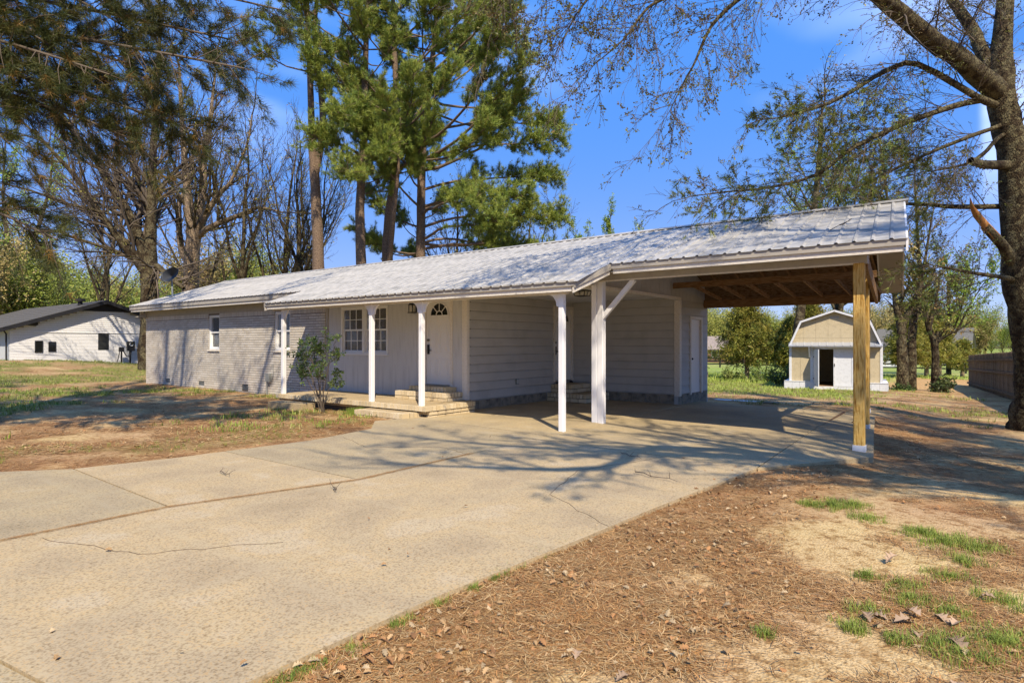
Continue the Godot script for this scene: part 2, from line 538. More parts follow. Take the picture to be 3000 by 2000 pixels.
func ground():
	var xs := PackedFloat32Array()
	var zs := PackedFloat32Array()
	for pair in [[xs, -4.0, 1.0], [zs, -3.5, 1.0]]:
		pass
	var ax := [-4.0]
	var d := 0.1
	var p := 0.0
	while p < 620.0:
		p += maxf(0.11, p * 0.03)
		ax.append(-4.0 + p)
		ax.push_front(-4.0 - p)
	var az := [-4.0]
	p = 0.0
	while p < 620.0:
		p += maxf(0.11, p * 0.03)
		az.append(-4.0 + p)
		az.push_front(-4.0 - p)
	var v := PackedVector3Array()
	var c := PackedColorArray()
	var n := PackedVector3Array()
	var idx := PackedInt32Array()
	var sand := Color(0.64, 0.49, 0.235)
	var bed := Color(0.43, 0.225, 0.095)
	var dark := Color(0.29, 0.16, 0.07)
	var turf := Color(0.20, 0.24, 0.05)
	var dry := Color(0.33, 0.27, 0.11)
	var meadow := Color(0.32, 0.44, 0.08)
	var field := Color(0.66, 0.43, 0.19)
	for z in az:
		for x in ax:
			var w := cover(x, z)
			var lawn := ss(-8.5, -10.5, x) * ss(-20, -14, z)
			var col := sand.lerp(Color(0.53, 0.36, 0.19), clampf(0.5 + na.get_noise_2d(x * 3.0, z * 3.0), 0, 1))
			col = col.lerp(bed.lerp(Color(0.36, 0.175, 0.075), lawn).lerp(dark, clampf(0.35 + w.z * 0.9, 0, 1)), w.x * clampf(0.82 + w.z * 0.7, 0.3, 1))
			col = col.lerp(turf.lerp(dry, clampf(0.4 + nb.get_noise_2d(x * 1.3 + 40, z * 1.3), 0, 1)), w.y * 0.85)
			if z < -33.5 and x < 60:
				var m := ss(-33.5, -36.0, z)
				var far := meadow.lerp(Color(0.42, 0.46, 0.13), clampf(0.4 + nd.get_noise_2d(x, z) * 1.4, 0, 1))
				if z > -53:
					far = far.lerp(field.lerp(Color(0.60, 0.38, 0.16), clampf(0.5 + nb.get_noise_2d(x, z), 0, 1)), ss(-6.5, -3.6, x + na.get_noise_2d(x, z) * 1.5 + (z + 36) * 0.03))
				col = col.lerp(far, m)
			v.append(Vector3(x, land(x, z), z))
			c.append(col)
			n.append(Vector3(land(x - 0.2, z) - land(x + 0.2, z), 0.4, land(x, z - 0.2) - land(x, z + 0.2)).normalized())
	var w_ := ax.size()
	for j in az.size() - 1:
		for i in w_ - 1:
			var a := j * w_ + i
			idx.append_array([a, a + 1, a + w_, a + 1, a + w_ + 1, a + w_])
	var arr := []
	arr.resize(Mesh.ARRAY_MAX)
	arr[Mesh.ARRAY_VERTEX] = v
	arr[Mesh.ARRAY_NORMAL] = n
	arr[Mesh.ARRAY_COLOR] = c
	arr[Mesh.ARRAY_INDEX] = idx
	var am := ArrayMesh.new()
	am.add_surface_from_arrays(Mesh.PRIMITIVE_TRIANGLES, arr)
	tag(put("ground", am, M.earth), "", "", "", "structure")


func driveway():
	var drive := base("driveway")
	tag(drive, "", "", "", "structure")
	var slabs := [
		["concrete_gray", [[-12.6, 9, 0], [-6.1, 9, 0], [-6.09, -2.62, 0], [-8.86, -2.70, 0], [-9.35, -2.11, 0], [-11.0, 2.0, 0]]],
		["concrete_tan", [[-6.09, -2.64, 0], [-5.60, -4.45, 0], [-8.58, -4.45, 0], [-8.62, -3.8, 0], [-8.85, -2.72, 0]]],
		["concrete_gray", [[-5.60, -4.47, 0], [-5.68, -6.49, 0], [-5.75, -8.5, 0], [-9.42, -8.85, 0], [-9.55, -8.0, 0], [-8.75, -7.25, 0], [-8.46, -5.8, 0], [-8.58, -4.47, 0]]],
		["concrete_gray", [[-6.08, 9, 0], [-2.6, 9, 0], [-2.66, -1.0, 0], [-3.3, -0.92, 0], [-4.6, -0.72, 0], [-6.08, -0.55, 0]]],
		["concrete_tan", [[-6.07, -0.57, 0], [-4.6, -0.74, 0], [-3.3, -0.94, 0], [-2.66, -1.02, 0], [-2.64, -2.7, 0], [-2.52, -4.1, 0], [-2.44, -5.34, 0], [-2.21, -7.84, 0], [-5.73, -8.06, 0], [-5.66, -6.49, 0], [-5.58, -4.45, 0], [-6.07, -2.62, 0]]],
		["concrete_pale", [[-5.73, -8.08, 0], [-2.22, -7.86, 0], [-2.36, -10.2, -0.03], [-2.5, -12.8, -0.06], [-2.6, -16.35, -0.1], [-6.0, -16.6, -0.06], [-6.0, -10.6, 0]]],
		["concrete_pale", [[-9.42, -8.87, 0], [-5.74, -8.52, 0], [-6.02, -10.6, 0], [-6.02, -16.6, -0.05], [-9.42, -16.6, -0.03]]],
		["concrete_pale", [[-2.20, -7.86, 0], [-1.24, -10.15, -0.09], [-1.56, -12.8, -0.1], [-1.95, -16.2, -0.12], [-2.585, -16.3, -0.1], [-2.485, -12.8, -0.06], [-2.345, -10.2, -0.03]]],
	]
	for s in slabs:
		var p := []
		for q in s[1]:
			p.append(Vector3(q[0], q[2], q[1]))
		p.reverse()
		var st := Solid.new()
		st.prism(p, Vector3(0, -0.16, 0))
		put("concrete_slab", st, M[s[0]], drive)
	# packed soil and straw lying in the joints
	var bed := Solid.new()
	bed.col = Color(0.22, 0.14, 0.08)
	for l in [[[-6.08, 9], [-6.08, -0.56], [-6.08, -2.63], [-5.59, -4.46], [-5.67, -6.49], [-5.735, -8.3]], [[-6.09, -2.63], [-8.86, -2.71]], [[-5.59, -4.46], [-8.58, -4.46]], [[-5.735, -8.07], [-2.21, -7.85]], [[-2.355, -10.2], [-2.21, -7.9]], [[-2.59, -16.3], [-2.49, -12.8], [-2.352, -10.2]], [[-5.74, -8.52], [-9.4, -8.86]], [[-6.01, -16.5], [-6.01, -10.6], [-5.74, -8.52]]]:
		for i in l.size() - 1:
			var a := Vector3(l[i][0], -0.05, l[i][1])
			var b := Vector3(l[i + 1][0], -0.05, l[i + 1][1])
			if l[i][1] < -9.0:
				a.y = -0.11
				b.y = -0.11
			bed.bar(a, b, 0.05, 0.07)
	put("joint_filling", bed, M.earth, drive)
	# hairline cracks
	rng.seed = 60
	for l in [[[-3.4, -7.9], [-3.9, -6.4], [-3.5, -5.2], [-2.5, -4.6]], [[-5.9, -1.6], [-4.9, -1.9], [-4.3, -2.7]], [[-8.3, -6.3], [-7.2, -5.9], [-6.4, -6.6], [-5.7, -6.4]]]:
		var st := Solid.new()
		st.col = Color(0.12, 0.09, 0.06)
		for i in l.size() - 1:
			var a := Vector3(l[i][0], 0.0005, l[i][1])
			var e := Vector3(l[i + 1][0], 0.0005, l[i + 1][1])
			var p := a
			for k in 9:
				var q := a.lerp(e, (k + 1) / 9.0) + (Vector3(rf(-0.03, 0.03), 0, rf(-0.03, 0.03)) if k < 8 else Vector3.ZERO)
				st.bar(p, q, 0.0045, 0.003)
				p = q
		put("crack", st, M.earth, drive)


# ---------- the house ----------
const XL := -26.75

func roof_y(z: float) -> float:
	return 4.26 - PITCH * absf(z - RIDGE_Z)

func roof_end(z: float) -> float:          # the right-hand gable end runs a little askew
	return -0.81 + 0.0933 * (z + 10.1)

func on_roof(u: float, z: float, lift := 0.0) -> Vector3:
	return Vector3(XL + u * (roof_end(z) - XL), roof_y(z) + lift, z)

func walls_round(s: Solid, x0: float, x1: float, y0: float, y1: float, z0: float, z1: float, holes: Array):
	var cuts := [x0, x1]
	for h in holes:
		for e in [h[0], h[2]]:
			if e > x0 and e < x1:
				cuts.append(e)
	cuts.sort()
	for i in cuts.size() - 1:
		var a: float = cuts[i]
		var b: float = cuts[i + 1]
		if b - a < 0.001:
			continue
		var spans := [[y0, y1]]
		for h in holes:
			if h[0] < b - 0.001 and h[2] > a + 0.001:
				var next := []
				for q in spans:
					if h[1] > q[0]:
						next.append([q[0], minf(q[1], h[1])])
					if h[3] < q[1]:
						next.append([maxf(q[0], h[3]), q[1]])
				spans = next
		for q in spans:
			if q[1] - q[0] > 0.001:
				s.box(Vector3(a, q[0], z0), Vector3(b, q[1], z1))

func window(parent: Node3D, x0: float, x1: float, y0: float, y1: float, z: float, cols: int, rows: int):
	# two sashes in a white frame, the lower one a step behind and with a fly screen
	var w := base("window", Vector3.ZERO, 0, parent)
	var fr := Solid.new()
	var t := 0.045
	fr.box(Vector3(x0, y0, z - 0.10), Vector3(x0 + t, y1, z + 0.012)); fr.box(Vector3(x1 - t, y0, z - 0.10), Vector3(x1, y1, z + 0.012))
	fr.box(Vector3(x0 + t, y1 - t, z - 0.10), Vector3(x1 - t, y1, z + 0.010)); fr.box(Vector3(x0 + t, y0, z - 0.10), Vector3(x1 - t, y0 + t, z + 0.010))
	put("frame", fr, M.vinyl, w)
	var mid := (y0 + y1) / 2
	for half in 2:
		var a := Vector3(x0 + t, y0 + t if half == 0 else mid - 0.02, z - 0.02 - (0.05 if half == 0 else 0.012))
		var b := Vector3(x1 - t, mid + 0.02 if half == 0 else y1 - t, a.z)
		var s := Solid.new()
		var e := 0.035
		s.box(a + Vector3(0, 0, -0.012), Vector3(a.x + e, b.y, a.z + 0.012)); s.box(Vector3(b.x - e, a.y, a.z - 0.012), b + Vector3(0, 0, 0.012))
		s.box(Vector3(a.x + e, a.y, a.z - 0.011), Vector3(b.x - e, a.y + e + 0.01, a.z + 0.011)); s.box(Vector3(a.x + e, b.y - e, a.z - 0.011), Vector3(b.x - e, b.y, a.z + 0.011))
		put("sash", s, M.vinyl, w)
		boxed("pane", Vector3(a.x + e, a.y + e, a.z - 0.003), Vector3(b.x - e, b.y - e, a.z + 0.001), M.glass, w)
		var bars := Solid.new()
		for i in range(1, cols):
			var x := lerpf(a.x + e, b.x - e, float(i) / cols)
			bars.box(Vector3(x - 0.009, a.y + e, a.z - 0.009), Vector3(x + 0.009, b.y - e, a.z + 0.006))
		for i in range(1, rows):
			var y := lerpf(a.y + e, b.y - e, float(i) / rows)
			bars.box(Vector3(a.x + e, y - 0.009, a.z - 0.008), Vector3(b.x - e, y + 0.009, a.z + 0.005))
		if cols > 1:
			put("muntin", bars, M.vinyl, w)
		if half == 0:
			boxed("screen", Vector3(a.x + e, a.y + e, a.z - 0.04), Vector3(b.x - e, b.y - e, a.z - 0.034), M.screen, w)

func door_leaf(parent: Node3D, t: Transform3D, w: float, h: float, knob_left := true):
	# a white panelled leaf with a fan-shaped light; local x across, z out of the wall
	var d := base("door", Vector3.ZERO, 0, parent)
	d.transform = t
	boxed("leaf", Vector3(0, 0, -0.045), Vector3(w, h, 0), M.door_white, d)
	for q in [[0.14, 0.18, 0.44, 0.62], [0.56, 0.18, 0.86, 0.62], [0.14, 0.74, 0.44, 1.42], [0.56, 0.74, 0.86, 1.42], [0.14, 1.5, 0.44, 1.6], [0.56, 1.5, 0.86, 1.6]]:
		var s := Solid.new()
		var a := Vector2(q[0] * w, q[1])
		var b := Vector2(q[2] * w, q[3])
		for r in [[a.x, a.y, b.x, a.y + 0.02], [a.x, b.y - 0.02, b.x, b.y], [a.x, a.y + 0.02, a.x + 0.02, b.y - 0.02], [b.x - 0.02, a.y + 0.02, b.x, b.y - 0.02]]:
			s.box(Vector3(r[0], r[1], -0.001), Vector3(r[2], r[3], 0.007))
		s.box(Vector3(a.x + 0.05, a.y + 0.05, -0.001), Vector3(b.x - 0.05, b.y - 0.04, 0.005))
		put("raised_panel", s, M.door_white, d)
	var c := Vector3(w * 0.53, 1.655, 0)
	var big := 0.30
	var fan := [c + Vector3(-big, 0, 0.002)]
	for i in 17:
		fan.append(c + Vector3(-cos(PI * i / 16.0) * big, sin(PI * i / 16.0) * big * 0.98, 0.002))
	var gl := Solid.new()
	gl.face(fan.slice(1))
	put("fan_light", gl, M.window_dark, d)
	var rim := Solid.new()
	for i in 16:
		var u := PI * i / 16.0
		var v := PI * (i + 1) / 16.0
		rim.bar(c + Vector3(-cos(u) * big, sin(u) * big, 0.008), c + Vector3(-cos(v) * big, sin(v) * big, 0.008), 0.035, 0.022, Vector3.BACK)
		if i < 16:
			rim.bar(c + Vector3(-cos(u) * 0.10, sin(u) * 0.10, 0.006), c + Vector3(-cos(v) * 0.10, sin(v) * 0.10, 0.006), 0.018, 0.014, Vector3.BACK)
	for a in [45, 90, 135]:
		var dd := Vector3(cos(deg_to_rad(a)), sin(deg_to_rad(a)), 0)
		rim.bar(c + dd * 0.10 + Vector3(0, 0, 0.006), c + dd * big + Vector3(0, 0, 0.006), 0.018, 0.013, Vector3.BACK)
	rim.box(c + Vector3(-big - 0.02, -0.035, -0.001), c + Vector3(big + 0.02, 0.0, 0.02))
	put("fan_frame", rim, M.door_white, d)
	var kx := 0.07 if knob_left else w - 0.07
	var r := Round.new()
	r.line(Vector3(kx, 1.06, -0.001), Vector3(kx, 1.06, 0.03), 0.034, 0.03, 14)
	put("deadbolt", r, M.brushed, d)
	var hs := Solid.new()
	hs.chamfer(Vector3(kx - 0.033, 0.72, -0.001), Vector3(kx + 0.033, 0.95, 0.028), 0.008)
	hs.box(Vector3(kx - 0.01, 0.80, 0.028), Vector3(kx + 0.12, 0.82, 0.055))
	put("handle", hs, M.black_metal, d)
	boxed("threshold", Vector3(-0.02, -0.035, -0.05), Vector3(w + 0.02, -0.002, 0.04), M.brushed, d)

func casing(parent: Node3D, t: Transform3D, w: float, h: float, m: Material):
	var s := Solid.new()
	s.box(Vector3(-0.085, -0.03, -0.06), Vector3(-0.005, h + 0.08, 0.025)); s.box(Vector3(w + 0.005, -0.03, -0.06), Vector3(w + 0.085, h + 0.08, 0.025))
	s.box(Vector3(-0.005, h + 0.006, -0.06), Vector3(w + 0.005, h + 0.078, 0.023))
	put("door_casing", s, m, parent, t)

func lap_siding(parent: Node3D, a: Vector3, along: Vector3, out: Vector3, length: float, rise: float, top: float, holes: Array):
	# overlapping boards, each lower edge standing proud of the one below; holes are [s0, y0, s1, y1] along the wall
	var y := a.y
	while y < top - 0.02:
		var y1 := minf(y + rise, top)
		var spans := [[0.0, length]]
		for h in holes:
			if h[1] < y1 - 0.005 and h[3] > y + 0.005:
				var next := []
				for q in spans:
					if h[0] > q[0]:
						next.append([q[0], minf(q[1], h[0])])
					if h[2] < q[1]:
						next.append([maxf(q[0], h[2]), q[1]])
				spans = next
		for q in spans:
			if q[1] - q[0] < 0.02:
				continue
			var s := Solid.new()
			var o := Vector3(a.x, 0, a.z)
			var p: Vector3 = o + along * q[0]
			var e: Vector3 = o + along * q[1]
			var low := out * rf(0.034, 0.039)
			var mid := out * 0.004
			var top_ := Vector3(0, y1, 0)
			var bot := Vector3(0, y + 0.015, 0)
			s.quad(p + low + bot, e + low + bot, e + mid + top_, p + mid + top_)
			s.quad(p + bot, e + bot, e + low + bot, p + low + bot)
			s.quad(p + bot, p + low + bot, p + mid + top_, p + top_)
			s.quad(e + low + bot, e + bot, e + top_, e + mid + top_)
			put("siding_board", s, M.siding_gray, parent)
		y = y1

func cream_course(parent: Node3D, a: Vector3, b: Vector3, out: Vector3, depth: float, wide: float, high: float):
	# a row of bricks from a to b whose faces look along out; a and b lie at the foot of the row
	var d := b - a
	var n := maxi(1, roundi(d.length() / wide))
	var dir := d.normalized()
	for i in n:
		var s := Solid.new()
		var l := d.length() / n
		var c := a + dir * l * (i + 0.5) + out * (-depth / 2 + rf(-0.004, 0.004)) + UP * (high / 2)
		s.obox(Transform3D(Basis(dir, UP, dir.cross(UP)), c), Vector3(l - 0.018, high - 0.014, depth))
		put("brick", s, M["cream_brick_%d" % rng.randi_range(0, 3)], parent)

func house():
	var house := base("house")
	tag(house, "long pale brick and gray ranch house with metal roof and open carport", "house")
	M.window_dark = mat("window_dark", lin(0.012, 0.013, 0.013), 0.05)
	M.window_dark.metallic_specular = 0.6
	brick_front(house)
	# --- gray panelled front between the brick and the alcove ---
	var win := [-14.04, 1.26, -12.13, 2.52]
	var door := [-10.76, 0.5, -9.92, 2.62]
	var pw := base("panel_wall", Vector3.ZERO, 0, house)
	var edges := [-14.70, -13.5, -12.28, -11.06, -9.52]
	for i in 4:
		var s := Solid.new()
		walls_round(s, edges[i] + 0.002, edges[i + 1] - 0.002, 0.20, 2.72, FACE - 0.08, FACE - 0.05, [win, door])
		put("wall_panel", s, M.panel_gray, pw)
	var back := Solid.new()
	walls_round(back, -14.70, -9.42, 0.0, 2.72, FACE - 0.2, FACE - 0.083, [win, door])
	put("backing", back, M.dark_inside, pw)
	boxed("brick_end_trim", Vector3(-14.70, 0.2, FACE - 0.05), Vector3(-14.61, 2.66, FACE - 0.02), M.taupe, house)
	boxed("corner_trim", Vector3(-9.52, 0.235, FACE - 0.085), Vector3(-9.36, 2.66, FACE - 0.005), M.cream_paint, house)
	window(house, win[0], (win[0] + win[2]) / 2 - 0.005, win[1], win[3], FACE - 0.05, 3, 2)
	window(house, (win[0] + win[2]) / 2 + 0.005, win[2], win[1], win[3], FACE - 0.05, 3, 2)
	var wt := Solid.new()
	wt.box(Vector3(win[0] - 0.03, win[1] - 0.035, FACE - 0.06), Vector3(win[2] + 0.03, win[1] - 0.003, FACE - 0.015))
	put("window_sill", wt, M.vinyl, house)
	var dt := Transform3D(Basis(), Vector3(-10.74, 0.555, FACE - 0.075))
	door_leaf(house, dt, 0.81, 2.03)
	casing(house, Transform3D(Basis(), Vector3(-10.74, 0.555, FACE - 0.05)), 0.81, 2.03, M.cream_paint)
	# --- rooms behind, closed and unlit ---
	var rooms := base("rooms", Vector3.ZERO, 0, house)
	for b in [[-26.3, -0.1, -17.2, -26.2, 2.8, -10.7], [-26.3, -0.1, -17.25, -9.5, 2.8, -17.1], [-26.2, 0.3, -17.1, -9.5, 0.4, -10.74], [-26.2, 2.72, -17.1, -9.5, 2.78, -10.60], [-18.2, 0.4, -17.1, -18.1, 2.72, -10.74], [-14.8, 0.4, -17.1, -14.7, 2.72, -10.74], [-11.4, 0.4, -17.1, -11.3, 2.72, -10.74], [-26.2, 0.4, -14.6, -9.5, 2.72, -14.5]]:
		boxed("partition", Vector3(b[0], b[1], b[2]), Vector3(b[3], b[4], b[5]), M.dark_inside, rooms)
	alcove(house)
	roof(house)
	carport(house)
	porch(house)
	fittings(house)


func brick_front(house: Node3D):
	var wall := base("brick_wall", Vector3.ZERO, 0, house)
	var holes := [[-21.36, 1.32, -20.63, 2.44], [-17.26, 1.32, -16.44, 2.44], [-24.66, 0.05, -24.30, 0.21], [-22.09, 0.05, -21.66, 0.21], [-19.16, 0.03, -18.77, 0.19]]
	var core := Solid.new()
	walls_round(core, -26.38, -14.70, -0.4, 2.60, FACE - 0.2, FACE - 0.02, [[-21.36, 1.32, -20.63, 2.5], [-17.26, 1.32, -16.44, 2.5], holes[2], holes[3], holes[4]])
	core.box(Vector3(-26.38, -0.4, -17.2), Vector3(-26.2, 2.6, FACE - 0.2))
	put("mortar_bed", core, M.mortar, wall)
	var field := [Solid.new(), Solid.new(), Solid.new(), Solid.new()]
	var high := 0.0755
	var long := 0.23
	var made := 0
	for row in 35:
		var y := -0.24 + row * high
		if y > 2.40:
			break
		var x := -26.40 - (0.115 if row % 2 else 0.0)
		while x < -14.70:
			var a := maxf(x, -26.40)
			var b := minf(x + long - 0.016, -14.70)
			var keep := b - a > 0.03
			for h in holes:
				if y + high * 0.5 > h[1] - 0.02 and y + high * 0.5 < h[3]:
					if a > h[0] and b < h[2]:
						keep = false
					elif a < h[0] and b > h[0]:
						b = h[0]
					elif a < h[2] and b > h[2]:
						a = h[2]
			x += long
			if not keep or b - a < 0.02:
				continue
			var k := rng.randi_range(0, 3)
			var o := Vector3(a, y, FACE - 0.1)
			var e := Vector3(b, y + high - 0.014, FACE + rf(-0.003, 0.003))
			if a > -15.62 and y > 0.15:
				boxed("brick", o, e, M["brick_paint_%d" % k], wall)
				made += 1
			else:
				field[k].box(o, e)
	# the soldier row under the frieze
	var sx := -26.40
	while sx < -14.72:
		if not ((sx > -21.40 and sx < -20.62) or (sx > -17.30 and sx < -16.43)):
			var k := rng.randi_range(0, 3)
			var o := Vector3(sx, 2.41, FACE - 0.1)
			var e := Vector3(sx + 0.063, 2.555, FACE + rf(0.001, 0.005))
			if sx > -16.4:
				boxed("brick", o, e, M["brick_paint_%d" % k], wall)
			else:
				field[k].box(o, e)
		sx += 0.0762
	for k in 4:
		tag(put("brick_courses", field[k], M["brick_paint_%d" % k], wall), "", "", "", "stuff")
	# sloping sills
	for w in [[-21.40, -20.60], [-17.30, -16.42]]:
		var x: float = w[0]
		while x < w[1] - 0.03:
			var s := Solid.new()
			s.obox(Transform3D(Basis(Vector3.RIGHT, -0.35), Vector3(x + 0.035, 1.275, FACE - 0.03)), Vector3(0.062, 0.06, 0.13))
			put("sill_brick", s, M["brick_paint_%d" % rng.randi_range(0, 3)], wall)
			x += 0.074
	# crawl-space vents
	for i in range(2, 5):
		var h = holes[i]
		var v := base("wall_vent", Vector3.ZERO, 0, house)
		boxed("recess", Vector3(h[0], h[1], FACE - 0.15), Vector3(h[2], h[3], FACE - 0.10), M.dark_inside, v)
		for j in 4:
			var y := lerpf(h[1] + 0.02, h[3] - 0.02, j / 3.0)
			var s := Solid.new()
			s.obox(Transform3D(Basis(Vector3.RIGHT, 0.5), Vector3((h[0] + h[2]) / 2, y, FACE - 0.03)), Vector3(h[2] - h[0], 0.006, 0.05))
			put("louver", s, M.gray_plastic, v)
	window(house, -21.36, -20.63, 1.32, 2.50, FACE - 0.04, 1, 1)
	window(house, -17.26, -16.44, 1.32, 2.50, FACE - 0.04, 1, 1)
	boxed("frieze", Vector3(-26.42, 2.556, FACE - 0.1), Vector3(-14.72, 2.84, FACE + 0.022), M.taupe, house)


func alcove(house: Node3D):
	var x0 := -9.41
	var zb := -15.19
	# left wall with the side door, then the front and side of the store room
	var left := base("alcove_wall", Vector3.ZERO, 0, house)
	var s0 := FACE - 0.085
	lap_siding(left, Vector3(x0, 0.215, s0), Vector3(0, 0, -1), Vector3(1, 0, 0), s0 - zb, 0.2065, 2.70, [[3.545, 0.0, 4.585, 2.56]])
	var b := Solid.new()
	b.box(Vector3(x0 - 0.12, 0.0, FACE - 0.2), Vector3(x0 - 0.005, 2.74, -14.14)); b.box(Vector3(x0 - 0.12, 2.5, -15.19), Vector3(x0 - 0.004, 2.74, -14.14)); b.box(Vector3(x0 - 0.12, 0, -15.19), Vector3(x0 - 0.20, 2.74, -14.14))
	put("backing", b, M.siding_gray, left)
	var front := base("store_wall", Vector3.ZERO, 0, house)
	lap_siding(front, Vector3(x0, 0.215, zb), Vector3(1, 0, 0), Vector3(0, 0, 1), 3.08, 0.2065, 2.70, [])
	boxed("backing", Vector3(x0, 0.0, zb - 0.12), Vector3(-6.26, 2.74, zb - 0.003), M.siding_gray, front)
	var side := base("store_side", Vector3.ZERO, 0, house)
	var sx := -6.22
	lap_siding(side, Vector3(sx, 0.215, zb - 0.085), Vector3(0, 0, -1), Vector3(1, 0, 0), 1.915, 0.2065, 2.64, [[0.595, 0.0, 1.535, 2.26]])
	var sb := Solid.new()
	sb.box(Vector3(sx - 0.12, -0.2, -17.19), Vector3(sx - 0.005, 2.66, -16.75)); sb.box(Vector3(sx - 0.12, -0.2, zb - 0.74), Vector3(sx - 0.005, 2.66, zb)); sb.box(Vector3(sx - 0.12, 2.22, -16.75), Vector3(sx - 0.004, 2.66, zb - 0.74)); sb.box(Vector3(sx - 3.2, -0.2, -17.3), Vector3(sx - 0.004, 2.74, -17.19)); sb.box(Vector3(sx - 0.22, -0.2, -16.75), Vector3(sx - 0.13, 2.22, zb - 0.74))
	put("backing", sb, M.siding_gray, side)
	var corner := Solid.new()
	corner.box(Vector3(sx - 0.095, 0.17, zb - 0.002), Vector3(sx + 0.050, 2.64, zb + 0.050)); corner.box(Vector3(sx - 0.002, 0.17, zb - 0.09), Vector3(sx + 0.047, 2.64, zb - 0.002))
	put("store_corner_trim", corner, M.cream_paint, house)
	# block footing
	var foot := base("block_footing", Vector3.ZERO, 0, house)
	var z := FACE - 0.05
	while z > -13.5:
		boxed("block", Vector3(x0 - 0.15, -0.2, z - 0.392), Vector3(x0 + 0.012 + rf(0, 0.006), 0.203 + rf(-0.006, 0.0), z), M.cinder_block, foot)
		z -= 0.405
	var x := -8.35
	while x < -6.4:
		boxed("block", Vector3(x, -0.2, zb - 0.15), Vector3(minf(x + 0.392, -6.21), 0.203 + rf(-0.008, 0), zb + 0.014 + rf(0, 0.006)), M.cinder_block, foot)
		x += 0.405
	z = zb - 0.005
	while z > -17.1:
		boxed("block", Vector3(sx - 0.15, -0.3, maxf(z - 0.392, -17.19)), Vector3(sx + 0.012 + rf(0, 0.006), 0.203, z), M.cinder_block, foot)
		z -= 0.405
	# ceilings and the gable above
	boxed("alcove_ceiling", Vector3(x0, 2.703, zb), Vector3(-6.19, 2.74, FACE - 0.0), M.ceiling_paint, house)
	var gable := base("gable_wall", Vector3.ZERO, 0, house)
	var gz := FACE + 0.02
	while gz > -17.2:
		var z1 := maxf(gz - 0.245, -17.2)
		var s := Solid.new()
		var gx := -6.19 + rf(0.0, 0.002)
		s.prism([Vector3(gx, 2.66, gz), Vector3(gx, 2.66, z1 + 0.008), Vector3(gx, roof_y(z1) - 0.06, z1 + 0.008), Vector3(gx, roof_y(gz) - 0.06, gz)], Vector3(-0.06, 0, 0))
		put("gable_board", s, M.siding_gray, gable)
		gz = z1
	boxed("gable_trim", Vector3(-6.25, 2.64, zb + 0.0), Vector3(-6.145, 2.715, FACE + 0.02), M.cream_paint, house)
	# doors
	var dt := Transform3D(Basis(UP, PI / 2), Vector3(x0 - 0.02, 0.50, -14.22))
	door_leaf(house, dt, 0.86, 2.0)
	casing(house, Transform3D(Basis(UP, PI / 2), Vector3(x0 + 0.012, 0.50, -14.22)), 0.86, 2.0, M.cream_paint)
	var sd := base("door", Vector3.ZERO, 0, house)
	sd.transform = Transform3D(Basis(UP, PI / 2), Vector3(sx + 0.0, 0.20, -15.96))
	sd.set_meta("label", "plain flat white store room door")
	boxed("leaf", Vector3(0, 0, -0.045), Vector3(0.72, 1.98, 0), M.door_white, sd)
	var kb := Round.new()
	kb.line(Vector3(0.06, 0.92, 0), Vector3(0.06, 0.92, 0.03), 0.02, 0.014, 12)
	kb.line(Vector3(0.06, 0.92, 0.03), Vector3(0.06, 0.92, 0.065), 0.028, 0.026, 12)
	put("door_knob", kb, M.black_metal, sd)
	for y in [0.25, 1.7]:
		boxed("hinge", Vector3(0.715, y, -0.02), Vector3(0.735, y + 0.1, 0.008), M.brushed, sd)
	casing(house, Transform3D(Basis(UP, PI / 2), Vector3(sx + 0.03, 0.20, -15.96)), 0.72, 1.98, M.cream_paint)
	# brick steps to the side door
	var st := base("side_steps", Vector3.ZERO, 0, house)
	brick_block(st, -9.38, -8.15, -15.05, -13.80, -0.02, 0.20)
	brick_block(st, -9.38, -8.72, -15.02, -14.0, 0.20, 0.42)


func brick_block(parent: Node3D, x0: float, x1: float, z0: float, z1: float, y0: float, y1: float):
	# a solid brick step: a row of stretchers below and upright headers above, front (z1) and right (x1) faces
	boxed("core", Vector3(x0 + 0.02, y0, z0), Vector3(x1 - 0.014, y1 - 0.008, z1 - 0.014), M.brick_joint, parent)
	var mid := y1 - 0.115
	if mid - y0 > 0.03:
		cream_course(parent, Vector3(x0, y0, z1), Vector3(x1, y0, z1), Vector3(0, 0, 1), 0.09, 0.225, mid - y0)
		cream_course(parent, Vector3(x1, y0, z0), Vector3(x1, y0, z1 - 0.095), Vector3(1, 0, 0), 0.09, 0.225, mid - y0)
	cream_course(parent, Vector3(x0, mid, z1), Vector3(x1, mid, z1), Vector3(0, 0, 1), 0.2, 0.105, y1 - mid)
	cream_course(parent, Vector3(x1, mid, z0), Vector3(x1, mid, z1 - 0.205), Vector3(1, 0, 0), 0.2, 0.105, y1 - mid)
	boxed("tread", Vector3(x0 + 0.01, y1 - 0.02, z0), Vector3(x1 - 0.2, y1 - 0.006, z1 - 0.2), M.concrete_tan, parent)


